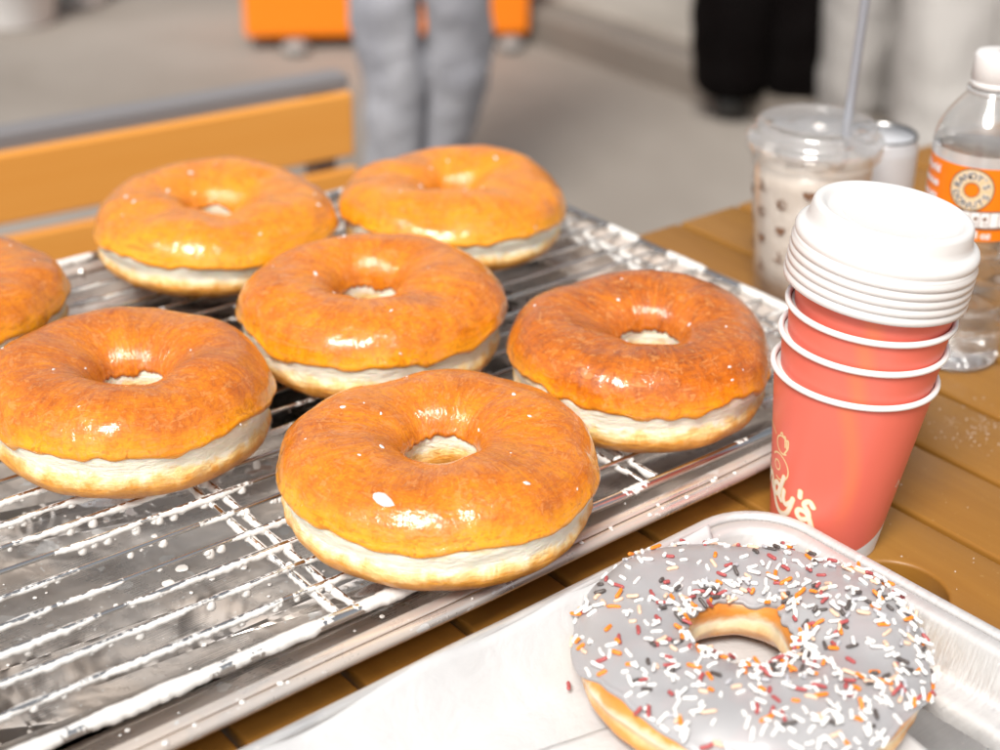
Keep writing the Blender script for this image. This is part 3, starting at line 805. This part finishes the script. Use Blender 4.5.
for v in me.vertices:
    a = math.atan2(v.co.y, v.co.x); r = math.hypot(v.co.x, v.co.y); z = v.co.z
    if .004 < z < .094: r2 = r + .0011 * math.sin(3 * a + z * 150) * math.sin(z * 68) * (1 if r > .02 else 0)
    elif z < .004: r2 = r; v.co.z += .0022 * (1 if r > .01 else 0) * max(0, math.cos(5 * a)) * (r < .029)
    else: r2 = r
    if r > 1e-4: v.co.x *= r2 / r; v.co.y *= r2 / r
nb = NM('water')
nb.set(Base_Color=C(.99, .99, .99), Roughness=.0, IOR=1.33, Transmission_Weight=1.)
wm = me.copy(); zt_ = .1475
for v in wm.vertices:
    r = math.hypot(v.co.x, v.co.y); kx = max(0, r - .0007) / max(r, 1e-6)
    if v.co.z > zt_: v.co.z = zt_ - (.0005 if r > .029 else 0)
    v.co.x *= kx; v.co.y *= kx
add('water', wm, nb.m, bot)
add('body', me, m_clear('clear bottle plastic', (.98,) * 3, .04, .25, .05), bot)
add('neck_ring', lathe([(.0128, .1855), (.0164, .1858), (.0166, .1870), (.0164, .1880), (.0128, .1884)], 64), m_clear('clear neck plastic', (.96,) * 3, .05, .3, .25), bot)
# ribbed cap
V, F = [], []; n = 120; cp = [(.0142, .1895), (.0150, .1899), (.0150, .1930), (.0143, .1934), (.0149, .1944), (.0147, .2085), (.0137, .2110), (.0110, .2118), (.001, .2118)]
for r, z in cp:
    for k in range(n): a = 2 * PI * k / n; rr = r + (.00028 if k % 2 and .194 < z < .2100 else 0); V.append((rr * math.cos(a), rr * math.sin(a), z))
for i in range(len(cp) - 1):
    for k in range(n): l = (k + 1) % n; F.append((i * n + k, i * n + l, (i + 1) * n + l, (i + 1) * n + k))
add('cap', pydata(V, F), M['lid'], bot)
LR = .0324
def cyl_patch(z0, z1, r, a0=0, a1=2 * PI, n=96):
    V, F = [], []
    for z in (z0, z1):
        for k in range(n + 1): a = a0 + (a1 - a0) * k / n; V.append((r * math.cos(a), r * math.sin(a), z))
    for k in range(n): F.append((k, k + 1, n + 2 + k, n + 1 + k))
    return pydata(V, F)
lab = add('label', cyl_patch(.0965, .1450, LR), M['orange'], bot)
add('label_edge', cyl_patch(.1450, .1525, LR), m_clear('clear label film', (.97,) * 3, .1, .2, .45, (.9, .9, .9)), lab)
def surf_bot(x, y, off): a = PI + x / LR; return Vector(((LR + off) * math.cos(a), (LR + off) * math.sin(a), y))
def disc(cx, cy, r0, r1, off, surf, n=48):
    V, F = [], []
    for r in (r0, (r0 * 2 + r1) / 3, (r0 + 2 * r1) / 3, r1):
        for k in range(n): a = 2 * PI * k / n; V.append(surf(cx + r * math.cos(a), cy + r * math.sin(a), off))
    for i in range(3):
        for k in range(n): l = (k + 1) % n; F.append((i * n + k, i * n + l, (i + 1) * n + l, (i + 1) * n + k))
    return V, F
LX, LY = -.0035, .1305
ac = Acc(); ac.put(*disc(LX, LY, .0048, .0138, .0002, surf_bot)); add('donut_emblem', ac.mesh(), M['tan'], lab)
ac = Acc(); ac.put(*disc(LX, LY, .0134, .0141, .0003, surf_bot)); ac.put(*disc(LX, LY, .0045, .0050, .0003, surf_bot))
# dark building line and posts of the strip below the ring
add('emblem_outline', ac.mesh(), M['ink'], lab)
tp, hp = [], []
for i, ch in enumerate("RANDY'S"):
    a = PI / 2 + (3 - i) * .44 + (.08 if i > 4 else 0)
    for off, bold, lst in ((.0005, .00012, tp), (.0004, .00045, hp)):
        lst.append(text_mesh(ch, .0062, None, surf_bot, LX + .0072 * math.cos(a), LY + .0072 * math.sin(a), a - PI / 2, off, 'CENTER', bold))
for i, ch in enumerate("DONUTS"):
    a = -PI / 2 + (i - 2.5) * .47
    for off, bold, lst in ((.0005, .00012, tp), (.0004, .00045, hp)):
        lst.append(text_mesh(ch, .0060, None, surf_bot, LX + .0121 * math.cos(a), LY + .0121 * math.sin(a), a + PI / 2, off, 'CENTER', bold))
join_text(hp, 'lettering_outline', M['white'], lab); join_text(tp, 'ring_lettering', M['ink'], lab)
def rect(x0, x1, y0, y1, off, slope=0.):
    V, F = [], []; n = 14
    for y in (y0, y1):
        for k in range(n + 1): x = x0 + (x1 - x0) * k / n; V.append(surf_bot(x, y + slope * (x - x0), off))
    for k in range(n): F.append((k, k + 1, n + 2 + k, n + 1 + k))
    return V, F
ac = Acc(); ac.put(*rect(-.0235, .030, .1060, .1165, .0003)); add('building_drawing', ac.mesh(), M['white'], lab)
ac = Acc(); ac.put(*rect(-.0245, .031, .1158, .1168, .0006, .012)); ac.put(*rect(-.0245, .031, .1045, .1062, .0006))
for x in (-.0235, -.0190, -.0130, -.0075, -.0020, .004, .010, .016): ac.put(*rect(x, x + .0005, .1060, .1162, .0006))
for x in (-.0170, -.0110, -.0055, .0005, .006): ac.put(*rect(x, x + .0024, .1105, .1130, .0006, .1)); ac.put(*rect(x + .0004, x + .0030, .1080, .1088, .0006))
add('drawing_lines', ac.mesh(), M['brown'], lab)
join_text([text_mesh('16.9 fl oz', .0066, None, surf_bot, -.0120, .0985, 0, .0004, 'LEFT', .00018)], 'volume_lettering', M['white'], lab)
wf = [text_mesh(w, .0072, None, surf_bot, -.0275, y, 0, .0004, 'RIGHT', .0003) for w, y in (('World', .1360), ('Famous', .1270), ('Donuts', .1180))]
join_text(wf, 'slogan_lettering', M['white'], lab)

# ------------------------------------------------------------------ iced drink
ic = Vector((.8530, .7035, .0008))
iced = thing('iced_drink_cup', 'clear plastic cup of milky iced drink printed with small brown hearts', 'cup', ic, math.atan2(-ic.y, -ic.x) - PI)
def ir(z): return .0335 + (.0445 - .0335) * z / .114
body = [(.0005, .004), (.026, .004), (.030, .0), (.0335, .0012)] + [(ir(z) + (.0006 * math.exp(-((z - .019) / .003) ** 2)), z) for z in (.006, .012, .017, .019, .021, .026, .04, .06, .08, .1, .112)] + [(.0462, .1135), (.0472, .1150), (.0462, .1168), (.0440, .1166)]
add('cup_wall', lathe(body[2:], 96), m_clear('clear cup plastic', (.97, .96, .95), .06, .3, .12, (.75, .7, .66)), iced)
nd = NM('milky iced drink'); q = nd.noise(nd.coord(), 80, 5, .65, .5); q2 = nd.noise(nd.coord(), 26, 2, .5)
nd.set(Base_Color=nd.mix(nd.ramp(nd.math('ADD', nd.math('MULTIPLY', q, .5), nd.math('MULTIPLY', q2, .5)), [(.4, 0), (.6, 1)]), (.80, .74, .67), (.70, .63, .56)), Roughness=.35, Coat_Weight=.5, Coat_Roughness=.1, Normal=nd.bump(q, .5, .002))
add('drink', lathe([(.0005, .0055)] + [(ir(z) - .0012, z) for z in (.0055, .03, .06, .09, .102)] + [(.03, .1035), (.0005, .1035)], 64), nd.m, iced)
lidm = m_clear('clear lid plastic', (.97,) * 3, .05, .4, .13, (.85, .83, .82))
L = add('lid', lathe([(.0470, .1085), (.0482, .1095), (.0484, .1160), (.0488, .1185), (.0478, .1205), (.0458, .1215), (.0442, .1225), (.0432, .1245), (.0422, .1290), (.0405, .1312), (.0385, .1312), (.0372, .1296), (.0350, .1288), (.020, .1290), (.0035, .1290)], 96), lidm, iced)
bm = bmesh.new(); bm.from_mesh(L.data); bmesh.ops.delete(bm, geom=[f for f in bm.faces if len(f.verts) > 4], context='FACES'); bm.to_mesh(L.data); bm.free()
ac = Acc()
for k in range(26):
    a = random.uniform(0, 2 * PI); r = random.uniform(0, .032); s = random.uniform(.005, .009)
    bmq = bmesh.new(); bmesh.ops.create_cube(bmq, size=s * 1.6, matrix=Matrix.Translation((r * math.cos(a), r * math.sin(a), .1045 + random.uniform(-.002, .004))) @ Matrix.Rotation(random.uniform(0, 3), 4, Vector((random.random(), random.random(), random.random() + .1)).normalized()))
    ac.put([v.co.copy() for v in bmq.verts], [tuple(v.index for v in f.verts) for f in bmq.faces]); bmq.free()
o = add('ice', ac.mesh(), simple('ice', (.72, .68, .64), .12, Transmission_Weight=.45, IOR=1.31), iced, False); bevel(o, .0012, 2)
def surf_ice(x, y, off): a = PI + x / .040; r = ir(y) + off; return Vector((r * math.cos(a), r * math.sin(a), y))
pr = Acc()
def poly(pts, off):
    c = (sum(p[0] for p in pts) / len(pts), sum(p[1] for p in pts) / len(pts)); V = [surf_ice(c[0], c[1], off)] + [surf_ice(p[0], p[1], off) for p in pts]; n = len(pts)
    return V, [(0, 1 + k, 1 + (k + 1) % n) for k in range(n)]
def heart(cx, cy, s):
    P = []
    for k in range(28):
        t = 2 * PI * k / 28; P.append((cx + s * math.sin(t) ** 3, cy + s * (13 * math.cos(t) - 5 * math.cos(2 * t) - 2 * math.cos(3 * t) - math.cos(4 * t)) / 16))
    pr.put(*poly(P, .0004))
def face_disc(cx, cy, s):
    pr.put(*disc(cx, cy, s * .82, s, .0004, surf_ice, 28))
    P = arcp(cx, cy, s * .95, 2.3, 2.3 + PI, 14) + arcp(cx + s * .2, cy - s * .2, s * .55, 2.3 + PI, 2.3, 10); pr.put(*poly(P, .0005))
    pr.put(*disc(cx + .25 * s, cy + .3 * s, .02 * s, .2 * s, .0005, surf_ice, 12))
def mark(cx, cy, s):
    for st in ([(cx - s, cy - s * .8), (cx + s, cy - s * .95)], [(cx, cy - s * .8), (cx - .1 * s, cy + s)], [(cx, cy + .1 * s), (cx + .7 * s, cy + .1 * s)]): pr.put(*stroke_ribbon(st, s * .3, surf_ice, .0004))
cols = [-.108 + .0180 * i for i in range(13)]
kinds = [mark, face_disc, heart]
for i, x in enumerate(cols):
    for j in range(5):
        y = .0905 - .0205 * j - (.0100 if i % 2 else 0)
        if y < .022: continue
        kx = [(heart, mark, face_disc), (mark, face_disc, heart), (face_disc, heart, mark)][i % 3][j % 3]; kx(x, y, .0040 if kx is not face_disc else .0038)
add('brown_print', pr.mesh(), M['brown'], iced)
st = thing('drinking_straw', 'grey translucent straw standing in the iced drink lid', 'straw', (.8815, .7015, .06)); 
bpy.data.objects.remove(st)
sv, sf = sweep([Vector((.879, .699, .075)) + Vector((.0035, -.0050, .27)) * (i / 10) for i in range(11)], .0034, 14, False)
o = add('drinking_straw', pydata(sv, sf), simple('grey straw plastic', (.42, .44, .49), .25, Transmission_Weight=.35)); m = o.modifiers.new('s', 'SOLIDIFY'); m.thickness = .0004
tag(o, 'grey translucent straw standing in the iced drink lid', 'straw')

# ------------------------------------------------------------------ pale can
can = thing('drink_can', 'pale silver can with a dark recessed top behind the iced drink', 'can', (.9455, .7165, .0005))
cm = simple('satin white can paint', (.62, .63, .66), .32, Metallic=.25)
add('body', lathe([(.0005, .004), (.020, .004), (.022, 0), (.025, .003), (.0275, .008), (.0280, .012), (.0280, .088), (.0275, .0925), (.0262, .0965), (.0262, .0990)], 64), cm, can)
add('top', lathe([(.0262, .0988), (.0268, .1000), (.0262, .1010), (.0248, .1003), (.0240, .0960), (.0230, .0945), (.0005, .0950)], 64), m_metal('dark can top', .28, .15, .3), can)
ac = Acc(); ac.put([Vector((.012 * math.cos(a) * .55, .006 + .011 * math.sin(a), .0962 + dz)) for dz in (0, .0012) for a in [2 * PI * k / 16 for k in range(16)]], [tuple(16 + k for k in range(16))] + [(k, (k + 1) % 16, 16 + (k + 1) % 16, 16 + k) for k in range(16)])
add('pull_tab', ac.mesh(), M['chrome'], can)

# ------------------------------------------------------------------ sugar crumbs on the table
cr_ = Acc(); rnd = random.Random(3)
for i in range(150):
    if i < 110: x, y = rnd.gauss(.785, .018), rnd.gauss(.497, .012)
    else: x, y = rnd.uniform(.62, .86), rnd.uniform(.36, .6)
    fx = (x - .6741) / PITCH % 1
    if fx < .1 or fx > .95 or (x - HX) ** 2 + (y - HY) ** 2 < .033 ** 2: continue
    s = rnd.choice([.0003, .0004, .0006]) * rnd.uniform(.8, 1.2); b = [Vector((x, y, .0002)) + Vector((s * math.cos(k * 2.1 + i), s * math.sin(k * 2.1 + i), 0)) for k in range(3)]
    cr_.put(b + [Vector((x, y, .0002 + s))], [(0, 1, 3), (1, 2, 3), (2, 0, 3), (2, 1, 0)])
tag(add('sugar_crumbs', cr_.mesh(), M['residue'], None, False), 'tiny white sugar crumbs scattered over the table slats right of the cups', 'crumbs', kind='stuff')

# ------------------------------------------------------------------ bench behind
bench = thing('garden_bench', 'orange brown wooden bench with grey steel frame behind the rack, its back boards facing us', 'bench', (.985, 1.5, GZ + .006), math.radians(-5.0) )
def bbox_(name, x0, x1, y0, y1, z0, z1, mat, bev=.003): return box(name, (x0, x1, y0, y1, z0 - GZ, z1 - GZ), mat, bench, bev)
BW = NM('orange brown bench timber'); q = BW.noise(BW.coord((1.5, 20, 20)), 3, 5, .6)
BW.set(Base_Color=BW.mix(q, (.72, .29, .045), (.78, .35, .075)), Roughness=.45); BW = BW.m
bbox_('back_board', -1.5, 0, -.007, .007, -.156, -.080, BW); bbox_('back_board', -1.5, .004, -.006, .008, -.262, -.172, BW)
bbox_('top_rail', -1.52, .000, .002, .034, -.079, -.061, M['grey'])
for x in (-.045, -1.48): bbox_('back_post', x, x + .03, .0095, .036, GZ, -.0795, M['grey'])
for i in range(4): bbox_('seat_board', -1.5, 0, .045 + .1 * i, .135 + .1 * i, -.43, -.405, BW)
for x in (-.045, -1.48): bbox_('front_leg', x, x + .03, .41, .44, GZ, -.431, M['grey']); bbox_('seat_rail', x, x + .03, .037, .409, -.46, -.431, M['grey'])

# ------------------------------------------------------------------ people
FOLD = bpy.data.textures.new('cloth folds', 'CLOUDS'); FOLD.noise_scale = .11; FOLD.noise_depth = 3
def skin_mesh(name, joints, edges, radii, mat, parent, root=0, sub=2):
    me = bpy.data.meshes.new(name); me.from_pydata(joints, edges, []); me.update()
    o = bpy.data.objects.new(name, me); COL.objects.link(o); me.materials.append(mat); o.parent = parent
    m = o.modifiers.new('sk', 'SKIN'); m.use_smooth_shade = True
    for i, r in enumerate(radii): 
        d = me.skin_vertices[0].data[i]; d.radius = (r, r) if not hasattr(r, '__len__') else r; d.use_root = (i == root)
    s = o.modifiers.new('ss', 'SUBSURF'); s.levels = s.render_levels = sub + (1 if name == 'trousers' else 0)
    if name in ('trousers', 'shirt'):
        d = o.modifiers.new('folds', 'DISPLACE'); d.texture = FOLD; d.strength = .032; d.mid_level = .5; d.texture_coords = 'GLOBAL'
    return o
def person(label, pelvis, head_dir, knees, ankles, tro_mat, shirt_mat, shoe_mat, R=1., group=None, flare=1.):
    px, py = pelvis; ph = math.atan2(head_dir[1], head_dir[0]); f = Vector((math.cos(ph), math.sin(ph), 0)); s = Vector((-f.y, f.x, 0))
    t = thing('person', label, 'person', (px, py, GZ), 0, group); O = Vector((px, py, 0)); loc = lambda v: Vector(v) - Vector((px, py, GZ))
    zt = lambda z: GZ + z
    P = O + Vector((0, 0, zt(.95))); sp = P + Vector((0, 0, .28)); ch = P + Vector((0, 0, .45)); nk = P + Vector((0, 0, .56)); hd = P + Vector((0, 0, .67)); tp = P + Vector((0, 0, .76))
    J = [P, sp, ch, nk, hd, tp]; E = [(0, 1), (1, 2), (2, 3), (3, 4), (4, 5)]; RR = [.13, .12, .15, .052, .085, .07]
    arms = []
    for sd in (1, -1):
        sh = ch + s * .19 * sd + Vector((0, 0, .03)); el = sh + s * .04 * sd + f * (.03 * sd) + Vector((0, 0, -.29)); wr = el + f * .10 + Vector((0, 0, -.24)); pa = wr + f * .03 + Vector((0, 0, -.07))
        b = len(J); J += [sh, el, wr, pa]; RR += [.06, .043, .03, .036]; E += [(2, b), (b, b + 1), (b + 1, b + 2), (b + 2, b + 3)]; arms.append((sh, el, wr))
        for k in range(5):
            o_ = s * (.014 * (k - 1.5)) + (f * .0); l = (.075, .082, .078, .062, .05)[k]
            if k == 4: q1 = pa + f * .04 + Vector((0, 0, .0)); q2 = q1 + Vector((0, 0, -.035)) + f * .01
            else: q1 = pa + f * .012 * (k - 1.5) * 1.3 + Vector((0, 0, -l * .6)); q2 = q1 + Vector((0, 0, -l * .45)) - s * .012 * sd
            c = len(J); J += [q1, q2]; RR += [.0095, .008]; E += [(b + 3, c), (c, c + 1)]
    legs = []
    for sd, kn, an in ((1, knees[0], ankles[0]), (-1, knees[1], ankles[1])):
        hp = P + s * .09 * sd + Vector((0, 0, -.08)); kn = Vector(kn); an = Vector(an)
        b = len(J); J += [hp, kn, an]; RR += [.085, .055, .036]; E += [(0, b), (b, b + 1), (b + 1, b + 2)]; legs.append((hp, kn, an))
    skin_mesh('body', [loc(j) for j in J], E, RR, M['skin'], t)
    J, E, RR = [P + Vector((0, 0, .05)), P], [(0, 1)], [.150, .145]
    for hp, kn, an in legs:
        b = len(J); m1 = hp.lerp(kn, .5); m2 = kn.lerp(an, .45) - f * .02; J += [hp, m1, kn, m2, an + Vector((0, 0, -.01))]; RR += [.105 * R, .092 * R, .070 * R * flare, .066 * R * flare, .058 * R * flare]; E += [(1, b), (b, b + 1), (b + 1, b + 2), (b + 2, b + 3), (b + 3, b + 4)]
    skin_mesh('trousers', [loc(j) for j in J], E, RR, tro_mat, t, 1)
    J, E, RR = [P + Vector((0, 0, .02)), sp, ch, nk + Vector((0, 0, -.05))], [(0, 1), (1, 2), (2, 3)], [.160, .140, .165, .075]
    for sh, el, wr in arms: b = len(J); J += [sh, el, el.lerp(wr, .8)]; RR += [.078, .058, .045]; E += [(2, b), (b, b + 1), (b + 1, b + 2)]
    skin_mesh('shirt', [loc(j) for j in J], E, RR, shirt_mat, t, 0)
    add('hair', lathe([(.0005, .115)] + [(.098 * math.cos(a), .115 * math.sin(a)) for a in [1.3 - 1.5 * k / 12 for k in range(13)]], 32), M['hair'], t).location = loc(hd + Vector((0, 0, .012)) - f * .012)
    for hp, kn, an in legs:
        sh = skin_mesh('shoe', [loc(an + Vector((0, 0, .02)) - f * .03), loc(Vector((an.x, an.y, an.z - .045)) - f * .03), loc(Vector((an.x, an.y, an.z - .05)) + f * .10), loc(Vector((an.x, an.y, an.z - .055)) + f * .18)], [(0, 1), (1, 2), (2, 3)], [.045, (.045, .04), (.045, .038), (.032, .025)], shoe_mat, t, 1)
    for g1, s1 in ((hd, 1), ):
        ac = Acc()
        for sd in (1, -1):
            c = loc(hd + f * .078 + s * .03 * sd); V, F = [], []
            for i in range(5):
                for k in range(10): V.append(c + Vector((.011 * math.sin(PI * i / 4) * math.cos(k * .628), .011 * math.sin(PI * i / 4) * math.sin(k * .628), .011 * math.cos(PI * i / 4))))
            for i in range(4):
                for k in range(10): F.append((i * 10 + k, i * 10 + (k + 1) % 10, (i + 1) * 10 + (k + 1) % 10, (i + 1) * 10 + k))
            ac.put(V, F)
        add('eyes', ac.mesh(), M['white'], t)
        add('nose', pydata(*sweep([loc(hd + f * .078 + Vector((0, 0, .01))), loc(hd + f * .098 + Vector((0, 0, -.028))), loc(hd + f * .080 + Vector((0, 0, -.034)))], [.007, .013, .006], 8)), M['skin'], t)
    return t
jeans = m_denim('light grey blue denim', (.42, .425, .46), (.27, .275, .31)); jblack = m_denim('black cloth', (.003, .002, .002), (.006, .005, .005))
jpale = m_denim('pale grey cloth', (.50, .48, .46), (.42, .40, .385)); jgrey = m_denim('mid grey cloth', (.40, .38, .365), (.31, .295, .285))
person('person in light grey-blue jeans walking past behind the bench, seen from the knees down', (1.72, 2.42), (-.6, .8),
       [(1.78, 2.335, -.26), (1.667, 2.414, -.26)], [(1.805, 2.465, -.66), (1.699, 2.462, -.66)], jeans, simple('white shirt cloth', (.7, .7, .7), .8), M['shoe'], R=1.02)
person('person in wide black trousers standing beyond the iced drink', (2.82, 2.50), (.8, .6), [(2.88, 2.435, -.24), (2.77, 2.56, -.24)], [(2.88, 2.435, -.69), (2.77, 2.555, -.69)], jblack, jblack, M['blackshoe'], R=1.3, flare=1.3)
person('person in mid grey trousers standing right of the black trousers', (2.93, 2.20), (.3, 1), [(2.93, 2.13, -.24), (2.86, 2.28, -.24)], [(2.93, 2.14, -.69), (2.86, 2.27, -.69)], jgrey, jgrey, M['shoe'], R=1.15, flare=1.2)
person('person in pale trousers standing behind the bottle, rightmost of the four', (2.80, 1.86), (.5, 1), [(2.83, 1.79, -.24), (2.75, 1.95, -.24)], [(2.83, 1.79, -.69), (2.75, 1.94, -.69)], jpale, jpale, M['shoe'], R=1.3, flare=1.35)

# ------------------------------------------------------------------ orange planter with white feet, and two white chair legs far left
pl = thing('orange_planter_box', 'bright orange painted box on round white feet at the top of the photo', 'planter box', (2.44, 3.52, GZ), math.atan2(3.38 - 3.81, 2.84 - 2.16))
box('box_body', (-.385, .385, 0, .40, .035, .50), M['orangebox'], pl, .012)
box('top_board', (-.40, .40, -.015, .415, .503, .53), M['orangebox'], pl, .006)
ac = lambda x, y: None
for x in (-.25, .33):
    for y in (-.0, .34):
        f = add('foot', lathe([(.0005, 0), (.022, .002), (.036, .012), (.036, .026), (.022, .034), (.0005, .0345)], 24), M['foot'], pl); f.location = (x, y - .03, 0)
def ball(name, label, x, y, r, g=None):
    t = thing(name, label, 'bucket', (x, y, GZ), 0, g)
    add('bucket_wall', lathe([(.0005, .004), (r * .78, 0), (r * .82, .01), (r, r * 1.7), (r * 1.05, r * 1.72), (r * 1.03, r * 1.8), (r * .96, r * 1.76), (r * .78, .02), (.0005, .018)], 32), M['lid'], t)
    tube('handle', [(r * math.cos(a), 0, r * 1.7 + r * .25 * math.sin(a)) for a in [PI * k / 12 for k in range(13)]], .004, M['grey'], t, 6)
    return t
ball('white_bucket', 'larger white bucket standing on the pavement in the top left corner', 1.74, 4.37, .14)
ball('white_bucket', 'smaller white bucket behind the larger one at the top left', 2.0, 4.45, .07)

# ------------------------------------------------------------------ world, sun, camera
sun_el, sun_az = math.radians(52), math.atan2(*(-(cf * .90 + cr * .30)).xy)      # azimuth measured from +Y clockwise
nt = W.node_tree; bg = nt.nodes['Background']
sky = nt.nodes.new('ShaderNodeTexSky'); sky.sky_type = 'NISHITA'; sky.sun_disc = False; sky.sun_elevation = sun_el; sky.sun_rotation = sun_az
sky.air_density = 1.0; sky.dust_density = 4.0; sky.ozone_density = 1.0
hs = nt.nodes.new('ShaderNodeHueSaturation'); hs.inputs['Saturation'].default_value = .22
nt.links.new(sky.outputs[0], hs.inputs['Color']); nt.links.new(hs.outputs[0], bg.inputs[0]); bg.inputs[1].default_value = .095
sd = Vector((math.sin(sun_az) * math.cos(sun_el), math.cos(sun_az) * math.cos(sun_el), math.sin(sun_el)))
sl = bpy.data.lights.new('sun', 'SUN'); sl.energy = 3.0; sl.angle = math.radians(20); sl.color = (1, .95, .88)
so = bpy.data.objects.new('sun', sl); COL.objects.link(so); so.rotation_euler = sd.to_track_quat('Z', 'Y').to_euler()

F = cf * math.cos(TH) - Vector((0, 0, 1)) * math.sin(TH); D0 = -cf * math.sin(TH) - Vector((0, 0, 1)) * math.cos(TH)
Rr = cr * math.cos(RO) - D0 * math.sin(RO); Dd = cr * math.sin(RO) + D0 * math.cos(RO)
cd = bpy.data.cameras.new('camera'); cam = bpy.data.objects.new('camera', cd); COL.objects.link(cam)
cam.matrix_world = Matrix(((Rr.x, -Dd.x, -F.x, 0), (Rr.y, -Dd.y, -F.y, 0), (Rr.z, -Dd.z, -F.z, H), (0, 0, 0, 1)))
cd.sensor_width = 36; cd.lens = 57.6; cd.clip_start = .02; cd.clip_end = 300
cd.dof.use_dof = True; cd.dof.focus_distance = .82; cd.dof.aperture_fstop = 57.6 / 10.8
S.camera = cam
S.view_settings.view_transform = 'Standard'; S.view_settings.look = 'None'; S.view_settings.gamma = 1; S.view_settings.exposure = .38
try: S.cycles.max_bounces = 10; S.cycles.transparent_max_bounces = 16; S.cycles.use_denoising = True
except Exception: pass
